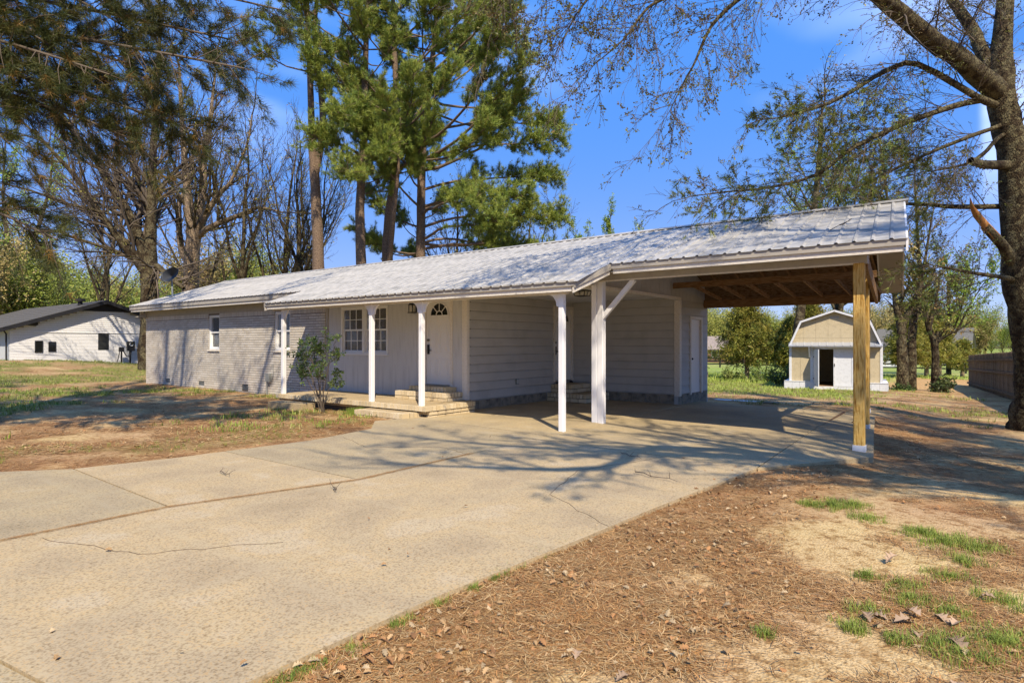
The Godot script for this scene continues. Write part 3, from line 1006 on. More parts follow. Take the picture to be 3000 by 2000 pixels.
func porch(house: Node3D):
	var p := base("porch", Vector3.ZERO, 0, house)
	var x0 := -14.62
	var x1 := -9.10
	var zf := -8.96
	boxed("porch_slab", Vector3(x0, 0.06, FACE - 0.04), Vector3(x1 - 0.10, 0.228, zf - 0.10), M.concrete_tan, p)
	boxed("porch_base", Vector3(x0 + 0.14, -0.25, FACE), Vector3(x1 - 0.06, 0.10, zf - 0.16), M.brick_joint, p)
	cream_course(p, Vector3(x0, 0.118, zf), Vector3(x1, 0.118, zf), Vector3(0, 0, 1), 0.205, 0.108, 0.115)
	cream_course(p, Vector3(x1, 0.118, FACE - 0.0), Vector3(x1, 0.118, zf - 0.21), Vector3(1, 0, 0), 0.205, 0.108, 0.115)
	cream_course(p, Vector3(x1 - 0.02, 0.035, FACE), Vector3(x1 - 0.02, 0.035, zf - 0.14), Vector3(1, 0, 0), 0.1, 0.225, 0.08)
	cream_course(p, Vector3(x1 - 0.03, -0.05, FACE), Vector3(x1 - 0.03, -0.05, zf - 0.14), Vector3(1, 0, 0), 0.1, 0.225, 0.08)
	cream_course(p, Vector3(x1 - 1.2, 0.035, zf - 0.14), Vector3(x1 - 0.02, 0.035, zf - 0.14), Vector3(0, 0, 1), 0.1, 0.225, 0.08)
	var st := base("porch_step", Vector3.ZERO, 0, house)
	brick_block(st, -10.90, -9.36, -9.2, -8.56, -0.07, 0.10)
	var ds := base("door_steps", Vector3.ZERO, 0, house)
	brick_block(ds, -11.15, -9.50, FACE - 0.05, -9.95, 0.226, 0.42)
	brick_block(ds, -10.95, -9.72, FACE - 0.05, -10.22, 0.41, 0.525)
	# posts with arched brackets
	for q in [[-14.43, 0.228, false, true], [-10.93, 0.228, true, true], [-9.33, 0.228, true, true], [-5.84, -0.01, true, false]]:
		var s := Solid.new()
		s.chamfer(Vector3(q[0] - 0.05, q[1], -9.12), Vector3(q[0] + 0.05, 2.52, -9.02), 0.008)
		var post := put("porch_post", s, M.white_paint, house)
		for k in 2:
			if not q[2 + k]:
				continue
			var sg := -1.0 if k == 0 else 1.0
			var o := Vector3(q[0] + sg * 0.048, 2.42, -9.092)
			var pts := [o + Vector3(0, 0.02, 0), o + Vector3(0, -0.235, 0), o + Vector3(sg * 0.055, -0.235, 0)]
			for i in 9:
				var a := PI / 2 * i / 8.0
				pts.append(o + Vector3(sg * (0.06 + 0.19 * (1.0 - cos(a))), -0.225 + 0.205 * sin(a), 0))
			pts.append(o + Vector3(sg * 0.25, 0.02, 0))
			var br := Solid.new()
			br.prism(pts, Vector3(0, 0, 0.04))
			put("bracket", br, M.white_paint, post)
	boxed("porch_header", Vector3(-14.9, 2.40, -9.13), Vector3(-5.74, 2.53, -9.01), M.cream_paint, house)
	var c := Solid.new()
	c.quad(Vector3(-14.9, 2.49, -8.92), Vector3(-5.5, 2.49, -8.92), Vector3(-5.5, 2.66, -9.45), Vector3(-14.9, 2.66, -9.45))
	c.quad(Vector3(-14.9, 2.66, -9.45), Vector3(-6.0, 2.66, -9.45), Vector3(-6.0, 2.665, FACE + 0.01), Vector3(-14.9, 2.665, FACE + 0.01))
	put("porch_ceiling", c, M.ceiling_paint, house)


func roof(house: Node3D):
	var metal := base("metal_roof", Vector3.ZERO, 0, house)
	var bumpy := noise(51, 0.9, 3)
	var zones := [[-26.75, -14.95, 13, -10.02], [-14.95, -5.46, 10, -8.80], [-5.46, -0.81, 5, -10.06]]
	var span := -0.81 - XL
	for zn in zones:
		for i in zn[2]:
			var ua: float = (lerpf(zn[0], zn[1], float(i) / zn[2]) - XL) / span
			var ub: float = (lerpf(zn[0], zn[1], float(i + 1) / zn[2]) - XL) / span
			for slope in 2:
				var z0: float = zn[3] if slope == 0 else -18.05
				var prof := []
				for r in 4:
					for q in [[0.0, 0.0], [0.085, 0.021], [0.19, 0.021], [0.275, 0.0], [0.62, 0.001]]:
						prof.append([(r + q[0]) / 4.0, q[1]])
				prof.append([1.0, 0.0])
				var rows := 26 if slope == 0 else 2
				var s := Solid.new()
				var grid := []
				for j in rows + 1:
					var z := lerpf(z0, RIDGE_Z, float(j) / rows)
					var line := []
					for q in prof:
						var u: float = lerpf(ua, ub, q[0])
						var lift: float = 0.012 + q[1]
						if slope == 0:
							var dip := absf(sin((z + 8.8) / 0.61 * PI))
							lift += -0.008 * (1.0 - dip) * (0.6 + 0.6 * bumpy.get_noise_2d(u * 90.0, z * 3.0)) + 0.005 * bumpy.get_noise_2d(u * span * 1.1, z * 1.9)
							lift += -0.004 * exp(-pow(fposmod(z + 8.8, 0.61) - 0.3, 2) * 120.0) * (0.5 + bumpy.get_noise_2d(u * 260.0, z * 0.4))
						line.append(on_roof(u, z, lift))
					grid.append(line)
				for j in rows:
					for k in prof.size() - 1:
						s.quad(grid[j][k], grid[j + 1][k], grid[j + 1][k + 1], grid[j][k + 1])
				put("roof_panel", s, M.roof_metal, metal)
	# ridge cap
	for i in 9:
		var a := i / 9.0
		var b := (i + 1) / 9.0 + 0.002
		var s := Solid.new()
		for side in [-1, 1]:
			var za: float = RIDGE_Z + side * 0.16
			s.quad(on_roof(a, RIDGE_Z, 0.05), on_roof(b, RIDGE_Z, 0.05), on_roof(b, za, 0.042), on_roof(a, za, 0.042))
			s.quad(on_roof(a, za, 0.042), on_roof(b, za, 0.042), on_roof(b, za, 0.028), on_roof(a, za, 0.028))
		put("ridge_cap", s, M.roof_metal, metal)
	# deck boards under the metal
	var deck := base("roof_deck", Vector3.ZERO, 0, house)
	for d in [[-26.7, -14.9, -10.06, RIDGE_Z], [-14.9, -5.5, -8.86, RIDGE_Z], [-26.7, -5.5, RIDGE_Z, -18.0]]:
		var s := Solid.new()
		s.prism([Vector3(d[0], roof_y(d[2]) - 0.03, d[2]), Vector3(d[1], roof_y(d[2]) - 0.03, d[2]), Vector3(d[1], roof_y(d[3]) - 0.03, d[3]), Vector3(d[0], roof_y(d[3]) - 0.03, d[3])], Vector3(0, 0.02, 0))
		put("deck_board", s, M.decking, deck)
	for side in 2:                     # over the carport the sheets show from below
		var zs := [-10.09, -11.3, -12.52, RIDGE_Z] if side == 0 else [RIDGE_Z, -15.12, -16.34, -18.0]
		for j in 3:
			for i in 2:
				var xa := lerpf(-5.5, roof_end(-13.9) - 0.03, i / 2.0)
				var xb := lerpf(-5.5, roof_end(-13.9) - 0.03, (i + 1) / 2.0)
				var s := Solid.new()
				var g0 := 0.004 if i == 0 else 0.0
				var e0 := xb if i == 0 else roof_end(zs[j]) - 0.03
				var e1 := xb if i == 0 else roof_end(zs[j + 1]) - 0.03
				s.prism([Vector3(xa, roof_y(zs[j]) - 0.03, zs[j] - 0.004), Vector3(e0 - g0, roof_y(zs[j]) - 0.03, zs[j] - 0.004), Vector3(e1 - g0, roof_y(zs[j + 1]) - 0.03, zs[j + 1]), Vector3(xa, roof_y(zs[j + 1]) - 0.03, zs[j + 1])], Vector3(0, 0.02, 0))
				put("deck_board", s, M.decking, deck)
	# fascias: a taupe board with a paler one below, set back
	var hi := Solid.new()
	var lo := Solid.new()
	for f in [[-26.72, -14.9, -10.05, 2.845, 3.0], [-14.95, -5.46, -8.83, 2.505, 2.605], [-5.46, -0.80, -10.085, 2.905, 3.0]]:
		hi.box(Vector3(f[0], f[3], f[2] - 0.03), Vector3(f[1], f[4], f[2]))
		lo.box(Vector3(f[0] + 0.06, f[3] - 0.085, f[2] - 0.055), Vector3(f[1] - 0.06, f[3] + 0.01, f[2] - 0.032))
	for x in [-14.95, -5.46]:         # the short slopes where the porch roof reaches farther out
		for b in [[hi, 0.0, 0.105, 0.03], [lo, -0.09, 0.095, -0.05]]:
			var sg := 1.0 if x > -10 else -1.0
			var y0: float = roof_y(-8.83) - 0.1 + b[1]
			var y1: float = roof_y(-10.08) - 0.1 + b[1]
			b[0].prism([Vector3(x, y0, -8.835), Vector3(x, y0 + b[2], -8.835), Vector3(x, y1 + b[2], -10.1), Vector3(x, y1, -10.1)], Vector3(sg * (0.03 if b[3] > 0 else -0.025), 0, 0))
	put("upper_fascia", hi, M.taupe, house)
	put("lower_fascia", lo, M.cream_paint, house)
	# eave soffits
	var so := Solid.new()
	so.box(Vector3(-26.7, 2.80, FACE + 0.02), Vector3(-14.95, 2.815, -10.09)); so.box(Vector3(-5.46, 2.845, FACE + 0.05), Vector3(-1.1, 2.86, -10.12))
	put("soffit", so, M.taupe, house)
	# left gable end
	var ge := Solid.new()
	ge.prism([Vector3(-26.36, 2.56, -10.1), Vector3(-26.36, roof_y(RIDGE_Z) - 0.05, RIDGE_Z), Vector3(-26.36, 2.56, -17.7)], Vector3(0.1, 0, 0))
	put("end_gable", ge, M.taupe, house)
	for sd in [[-8.8, RIDGE_Z], [RIDGE_Z, -18.05]]:
		for e in [0, 1]:
			if e == 0 and sd[0] > -9:
				sd = [-10.05, RIDGE_Z]
			var z0: float = -10.08 if sd[0] > RIDGE_Z else sd[0]
			var z1: float = sd[1]
			var xa: float = XL + 0.02 if e == 0 else roof_end(z0) + 0.0
			var xb: float = XL + 0.02 if e == 0 else roof_end(z1) + 0.0
			var s := Solid.new()
			s.prism([Vector3(xa, roof_y(z0) - 0.17, z0), Vector3(xa, roof_y(z0) + 0.012, z0), Vector3(xb, roof_y(z1) + 0.012, z1), Vector3(xb, roof_y(z1) - 0.17, z1)], Vector3(-0.028, 0, 0))
			put("barge_board", s, M.white_paint, house)


func carport(house: Node3D):
	var cp := base("carport_frame", Vector3.ZERO, 0, house)
	var ex := -1.42
	# front beam boxed in painted boards
	boxed("front_beam", Vector3(-5.9, 2.735, FACE - 0.11), Vector3(ex + 0.06, 2.90, FACE + 0.06), M.taupe, cp)
	boxed("beam_edge", Vector3(-5.9, 2.722, FACE + 0.045), Vector3(ex - 0.05, 2.748, FACE + 0.066), M.cream_paint, cp)
	# posts
	for k in 2:
		var s := Solid.new()
		s.chamfer(Vector3(-6.06 + k * 0.118, -0.03, FACE - 0.06 - k * 0.012), Vector3(-5.948 + k * 0.13, 2.76, FACE + 0.07 - k * 0.012), 0.007)
		put("white_carport_post", s, M.white_paint, cp)
	var br := Solid.new()
	br.bar(Vector3(-5.84, 2.04, FACE), Vector3(-5.18, 2.73, FACE), 0.088, 0.075, Vector3.BACK)
	put("corner_brace", br, M.white_paint, cp)
	var n := 0
	for q in [[-1.47, FACE, -0.09, 0.0], [-1.80, -13.55, -0.12, 0.0], [-2.22, -16.95, -0.14, 0.0]]:
		var s := Solid.new()
		var top := 2.74 if n == 0 else roof_y(q[1]) - 0.16 if n == 1 else 2.52
		s.chamfer(Vector3(-0.075, 0.09, -0.07), Vector3(0.075, top - q[2], 0.07), 0.01)
		var post := put("yellow_post", s, M.timber_upright, cp, Transform3D(Basis(), Vector3(q[0], q[2], q[1])))
		boxed("post_boot", Vector3(-0.083, 0.0, -0.078), Vector3(0.083, 0.10, 0.078), M.shed_white, post)
		n += 1
	# end frame, back beam, rafters, runner and struts
	boxed("back_beam", Vector3(-6.2, 2.52, -17.06), Vector3(-1.93, 2.74, -16.92), M.timber_along, cp)
	boxed("blocking", Vector3(-6.2, 2.742, -17.03), Vector3(-1.93, roof_y(-17.03) - 0.04, -16.99), M.decking, cp)
	var endx := func(z): return -1.42 + 0.0933 * (z - FACE)
	var eb := Solid.new()
	eb.bar(Vector3(endx.call(FACE) + 0.02, 2.79, FACE - 0.11), Vector3(endx.call(-17.0) + 0.02, 2.60, -17.0), 0.06, 0.24)
	put("end_beam", eb, M.timber_across, cp)
	for sd in [[-10.2, RIDGE_Z], [RIDGE_Z, -17.9]]:
		var s := Solid.new()
		var xa: float = endx.call(sd[0]) + 0.055
		var xb: float = endx.call(sd[1]) + 0.055
		s.prism([Vector3(xa, roof_y(sd[0]) - 0.20, sd[0]), Vector3(xa, roof_y(sd[0]) - 0.035, sd[0]), Vector3(xb, roof_y(sd[1]) - 0.035, sd[1]), Vector3(xb, roof_y(sd[1]) - 0.20, sd[1])], Vector3(0.03, 0, 0))
		put("end_rafter", s, M.white_paint, cp)
		var f := Solid.new()
		f.prism([Vector3(xa + 0.03, roof_y(sd[0]) - 0.15, sd[0]), Vector3(roof_end(sd[0]) - 0.03, roof_y(sd[0]) - 0.15, sd[0]), Vector3(roof_end(sd[1]) - 0.03, roof_y(sd[1]) - 0.15, sd[1]), Vector3(xb + 0.03, roof_y(sd[1]) - 0.15, sd[1])], Vector3(0, 0.012, 0))
		put("gable_soffit", f, M.taupe, cp)
	for i in 7:
		var x := -5.75 + i * 0.63
		for sd in [[-10.3, RIDGE_Z + 0.02], [RIDGE_Z - 0.02, -17.6]]:
			var s := Solid.new()
			s.bar(Vector3(x, roof_y(sd[0]) - 0.085, sd[0]), Vector3(x, roof_y(sd[1]) - 0.085, sd[1]), 0.04, 0.09)
			put("rafter", s, M.timber_across, cp)
		var st := Solid.new()
		st.bar(Vector3(x + 0.06, 2.99, -14.62), Vector3(x + 0.06, 2.74, -16.9), 0.04, 0.09)
		put("strut", st, M.timber_across, cp)
	boxed("ridge_board", Vector3(-6.15, roof_y(RIDGE_Z) - 0.24, RIDGE_Z - 0.019), Vector3(-1.75, roof_y(RIDGE_Z) - 0.04, RIDGE_Z + 0.019), M.timber_along, cp)
	boxed("runner", Vector3(-6.12, 2.90, -14.62), Vector3(-1.72, 3.04, -14.58), M.timber_along, cp)


func fittings(house: Node3D):
	# wall lantern by the front door
	var l := base("wall_lantern", Vector3(-11.10, 2.28, FACE - 0.05), 0, house)
	var s := Solid.new()
	for sx in [-1, 1]:
		for sz in [0, 1]:
			s.box(Vector3(sx * 0.062 - 0.007, 0.02, 0.05 + sz * 0.12 - 0.007), Vector3(sx * 0.062 + 0.007, 0.2, 0.05 + sz * 0.12 + 0.007))
	s.box(Vector3(-0.085, 0.0, 0.03), Vector3(0.085, 0.022, 0.19)); s.box(Vector3(-0.08, 0.19, 0.035), Vector3(0.08, 0.205, 0.185))
	s.box(Vector3(-0.05, 0.03, 0), Vector3(0.05, 0.27, 0.018)); s.box(Vector3(-0.012, 0.22, 0.01), Vector3(0.012, 0.245, 0.11))
	put("lantern_cage", s, M.black_metal, l)
	var r := Round.new()
	var pr := PackedVector3Array()
	var rr := PackedFloat32Array()
	for i in 7:
		var a := PI / 2 * i / 6.0
		pr.append(Vector3(0, 0.205 + 0.075 * sin(a), 0.11)); rr.append(0.082 * cos(a) + 0.004)
	r.tube(pr, rr, 16)
	put("lantern_cap", r, M.black_metal, l)
	boxed("lantern_glass", Vector3(-0.056, 0.022, 0.058), Vector3(0.056, 0.19, 0.162), M.lamp_glass, l)
	var b := Round.new()
	b.tube(PackedVector3Array([Vector3(0, 0.022, 0.11), Vector3(0, 0.07, 0.11), Vector3(0, 0.1, 0.11), Vector3(0, 0.14, 0.11)]), PackedFloat32Array([0.014, 0.016, 0.028, 0.006]), 12, true)
	put("bulb", b, M.vinyl, l)
	# flush lamp on the alcove ceiling
	var c := base("ceiling_lamp", Vector3(-6.99, 2.70, -11.67), 0, house)
	var q := Solid.new()
	q.box(Vector3(-0.17, -0.02, -0.17), Vector3(0.17, 0.003, 0.17)); q.box(Vector3(-0.12, -0.13, -0.12), Vector3(0.12, -0.118, 0.12))
	for sx in [-1, 1]:
		for sz in [-1, 1]:
			q.bar(Vector3(sx * 0.15, -0.02, sz * 0.15), Vector3(sx * 0.115, -0.125, sz * 0.115), 0.014, 0.014, Vector3.RIGHT)
		q.bar(Vector3(sx * 0.15, -0.02, 0), Vector3(sx * 0.115, -0.125, 0), 0.01, 0.01, Vector3.RIGHT)
		q.bar(Vector3(0, -0.02, sx * 0.15), Vector3(0, -0.125, sx * 0.115), 0.01, 0.01, Vector3.RIGHT)
	put("lamp_cage", q, M.black_metal, c)
	var gl := Solid.new()
	gl.prism([Vector3(-0.14, -0.02, -0.14), Vector3(0.14, -0.02, -0.14), Vector3(0.105, -0.117, -0.105), Vector3(-0.105, -0.117, -0.105)], Vector3(0, 0, 0.24))
	put("lamp_glass", gl, M.lamp_glass, c)
	# service box and conduit on the brick, outlet cover in the alcove
	var u := base("utility_box", Vector3(-17.51, 0.35, FACE), 0, house)
	var ub := Solid.new()
	ub.chamfer(Vector3(-0.105, 0, -0.001), Vector3(0.105, 0.26, 0.10), 0.012)
	put("box_cover", ub, M.gray_plastic, u)
	var pipe := Round.new()
	pipe.line(Vector3(-0.06, 0.0, 0.06), Vector3(-0.06, -0.5, 0.06), 0.022, 0.022, 10)
	pipe.tube(PackedVector3Array([Vector3(0.1, 0.05, 0.03), Vector3(0.2, 0.1, 0.03), Vector3(0.22, 0.3, 0.02), Vector3(0.21, 0.55, 0.02)]), PackedFloat32Array([0.008, 0.008, 0.008, 0.008]), 6)
	put("conduit", pipe, M.gray_plastic, u)
	var o := base("outlet_cover", Vector3(-9.38, 0.50, -12.45), 0, house)
	boxed("plate", Vector3(0, 0, -0.055), Vector3(0.03, 0.14, 0.055), M.gray_plastic, o)
	boxed("flap", Vector3(0.03, 0.02, -0.04), Vector3(0.04, 0.12, 0.04), M.siding_gray, o)
	var v := Round.new()
	v.line(Vector3(-19.0, 4.0, -15.0), Vector3(-19.0, 4.45, -15.0), 0.06, 0.06, 10)
	put("vent_pipe", v, M.gray_plastic, house)


# ---------- the shed ----------
func shed():
	var s := base("garden_shed", Vector3(-5.09, -0.50, -29.68), deg_to_rad(7.6))
	tag(s, "tan barn-shaped shed with white doors, one leaf open, seen under the carport", "shed")
	var dep := 3.2
	var prof := [Vector3(-1.76, 0.0, 0), Vector3(-1.76, 2.0, 0), Vector3(-1.34, 3.0, 0), Vector3(0, 3.47, 0), Vector3(1.34, 3.0, 0), Vector3(1.76, 2.0, 0), Vector3(1.76, 0.0, 0)]
	# front sheets round the doorway
	var x := -1.74
	for w in [[-1.74, -0.94, 0.3, 1.86], [0.86, 1.74, 0.3, 1.86]]:
		var n := 2
		for i in n:
			var a := lerpf(w[0], w[1], float(i) / n)
			var b := lerpf(w[0], w[1], float(i + 1) / n)
			boxed("siding_sheet", Vector3(a + 0.003, w[2], -0.03), Vector3(b - 0.003, w[3], 0.0), M.shed_tan, s)
	for i in 7:
		var a := -1.72 + i * 0.4914
		var b := a + 0.4914
		var st := Solid.new()
		var pts := [Vector3(a + 0.003, 2.27, 0), Vector3(b - 0.003, 2.27, 0)]
		if shed_top(a) < 2.27:
			pts[0].x = -1.645
		if shed_top(b) < 2.27:
			pts[1].x = 1.645
		else:
			pts.append(Vector3(b - 0.003, shed_top(b), 0))
		for kx in [1.34, 0.0, -1.34]:
			if kx > a + 0.02 and kx < b - 0.02:
				pts.append(Vector3(kx, shed_top(kx), 0))
		if shed_top(a) >= 2.27:
			pts.append(Vector3(a + 0.003, shed_top(a), 0))
		st.prism(pts, Vector3(0, 0, -0.03))
		put("gable_sheet", st, M.shed_tan, s)
		boxed("gable_sheet", Vector3(maxf(a, -1.66) + 0.003, 1.95, -0.03), Vector3(minf(b, 1.66) - 0.003, 2.262, -0.003), M.shed_tan, s)
	for sd in [-1, 1]:
		for i in 3:
			boxed("side_sheet", Vector3(sd * 1.76 - 0.015, 0.3, -dep + i * dep / 3 + 0.004), Vector3(sd * 1.76 + 0.015, 2.0, -dep + (i + 1) * dep / 3 - 0.004), M.shed_tan, s)
	var back := Solid.new()
	back.prism(prof, Vector3(0, 0, -0.03))
	put("back_wall", back, M.shed_tan, s, Transform3D(Basis(), Vector3(0, 0, -dep)))
	boxed("shed_floor", Vector3(-1.7, 0.1, -dep), Vector3(1.7, 0.18, 0), M.timber_along, s)
	# roof: four shingled slopes
	for q in [[prof[1], prof[2], -1], [prof[2], prof[3], -1], [prof[3], prof[4], 1], [prof[4], prof[5], 1]]:
		var d: Vector3 = (q[1] - q[0])
		var nrm := Vector3(-d.y, d.x, 0).normalized()
		if nrm.y < 0:
			nrm = -nrm
		var lo: Vector3 = q[0] if q[2] < 0 else q[1]
		var hi: Vector3 = q[1] if q[2] < 0 else q[0]
		var rows := 5
		for i in rows:
			var st := Solid.new()
			var a := lo.lerp(hi, float(i) / rows - (0.06 if i == 0 else 0.0)) + nrm * 0.035
			var b := lo.lerp(hi, float(i + 1) / rows) + nrm * 0.018
			st.prism([a, b, b - nrm * 0.012, a - nrm * 0.03], Vector3(0, 0, -dep - 0.25))
			put("shingle_course", st, M.shingle_gray, s, Transform3D(Basis(), Vector3(0, 0, 0.20)))
		var rk := Solid.new()
		rk.bar(lo + Vector3(0, 0, 0.19) - nrm * 0.03, hi + Vector3(0, 0, 0.19) - nrm * 0.03, 0.05, 0.075, nrm)
		put("rake_trim", rk, M.shed_white, s)
	# metal awning
	var aw := Solid.new()
	var n2 := 12
	for i in n2:
		var a := lerpf(-1.8, 1.8, float(i) / n2)
		var b := lerpf(-1.8, 1.8, float(i + 1) / n2)
		var m := a + 0.05
		for q in [[a, m, 0.02, 0.0], [m, b, 0.0, 0.0], [a, a + 0.001, 0.0, 0.02]]:
			aw.quad(Vector3(q[0], 2.08 + q[2], 0.0), Vector3(q[1], 2.08 + q[3], 0.0), Vector3(q[1], 1.93 + q[3], 0.34), Vector3(q[0], 1.93 + q[2], 0.34))
	aw.box(Vector3(-1.8, 1.885, 0.32), Vector3(1.8, 1.925, 0.345))
	put("awning", aw, M.galvanised, s)
	for sx in [-0.98, 0.92]:
		var bk := Solid.new()
		bk.bar(Vector3(sx, 1.42, 0.015), Vector3(sx, 1.88, 0.31), 0.05, 0.05)
		put("awning_strut", bk, M.shed_white, s)
	# white trim, skirt and doors
	var tr := Solid.new()
	for sx in [-1, 1]:
		tr.box(Vector3(sx * 1.80, 0.3, -0.10), Vector3(sx * 1.70, 1.99, 0.022)); tr.box(Vector3(sx * 0.86 - 0.09, 0.15, -0.05), Vector3(sx * 0.86 + 0.03, 1.86, 0.02))
	tr.box(Vector3(-0.92, 1.78, -0.05), Vector3(0.86, 1.90, 0.018))
	put("corner_and_door_trim", tr, M.shed_white, s)
	for i in 13:
		var a := -1.98 + i * 0.305
		if a > -1.0 and a < 0.75:
			boxed("skirt_board", Vector3(a + 0.003, -0.12, -0.02), Vector3(a + 0.302, 0.16 + rf(-0.004, 0.004), 0.04), M.shed_white, s)
		else:
			boxed("skirt_board", Vector3(a + 0.003, -0.12, 0.07), Vector3(a + 0.302, 0.34 + rf(-0.006, 0.004), 0.10), M.shed_white, s)
	for sd in [-1, 1]:
		for i in 11:
			var z := 0.10 - i * 0.305
			boxed("skirt_board", Vector3(sd * 1.985 - 0.015, -0.2, z - 0.302), Vector3(sd * 1.985 + 0.015, 0.34 + rf(-0.006, 0.004), z - 0.003), M.shed_white, s)
		boxed("skirt_cap", Vector3(sd * 1.77, 0.34, -3.3), Vector3(sd * 2.0, 0.365, 0.115), M.shed_white, s)
	boxed("skirt_cap", Vector3(-2.0, 0.342, 0.0), Vector3(-0.95, 0.366, 0.117), M.shed_white, s)
	boxed("skirt_cap", Vector3(0.89, 0.342, 0.0), Vector3(2.0, 0.366, 0.117), M.shed_white, s)
	var d1 := base("door", Vector3(-0.04, 0.17, 0.0), 0, s)
	boxed("leaf", Vector3(0, 0, -0.03), Vector3(0.78, 1.6, 0), M.shed_white, d1)
	var rail := Solid.new()
	rail.box(Vector3(0.0, 0, 0), Vector3(0.08, 1.6, 0.018)); rail.box(Vector3(0.70, 0, 0), Vector3(0.78, 1.6, 0.018)); rail.box(Vector3(0.08, 1.52, 0), Vector3(0.70, 1.6, 0.017)); rail.box(Vector3(0.08, 0, 0), Vector3(0.70, 0.09, 0.017))
	put("door_rail", rail, M.shed_white, d1)
	boxed("latch", Vector3(0.03, 0.86, 0.018), Vector3(0.055, 0.98, 0.04), M.black_metal, d1)
	var d2 := base("door", Vector3(-0.83, 0.17, 0.0), deg_to_rad(-72), s)
	d2.set_meta("label", "white shed door leaf standing open")
	boxed("leaf", Vector3(0, 0, -0.03), Vector3(0.78, 1.6, 0), M.shed_white, d2)
	for y in [0.3, 1.25]:
		boxed("hinge", Vector3(0.0, y, 0), Vector3(0.12, y + 0.05, 0.012), M.black_metal, d2)
	# gable vent
	var v := base("gable_vent", Vector3(0, 3.12, 0.0), 0, s)
	for i in 3:
		boxed("louver", Vector3(-0.17 + i * 0.12, 0.0, -0.001), Vector3(-0.07 + i * 0.12, 0.09, 0.012), M.taupe, v)

func shed_top(x: float) -> float:
	var a := absf(x)
	return lerpf(3.47, 3.0, a / 1.34) - 0.03 if a < 1.34 else lerpf(3.0, 2.0, (a - 1.34) / 0.42) - 0.03


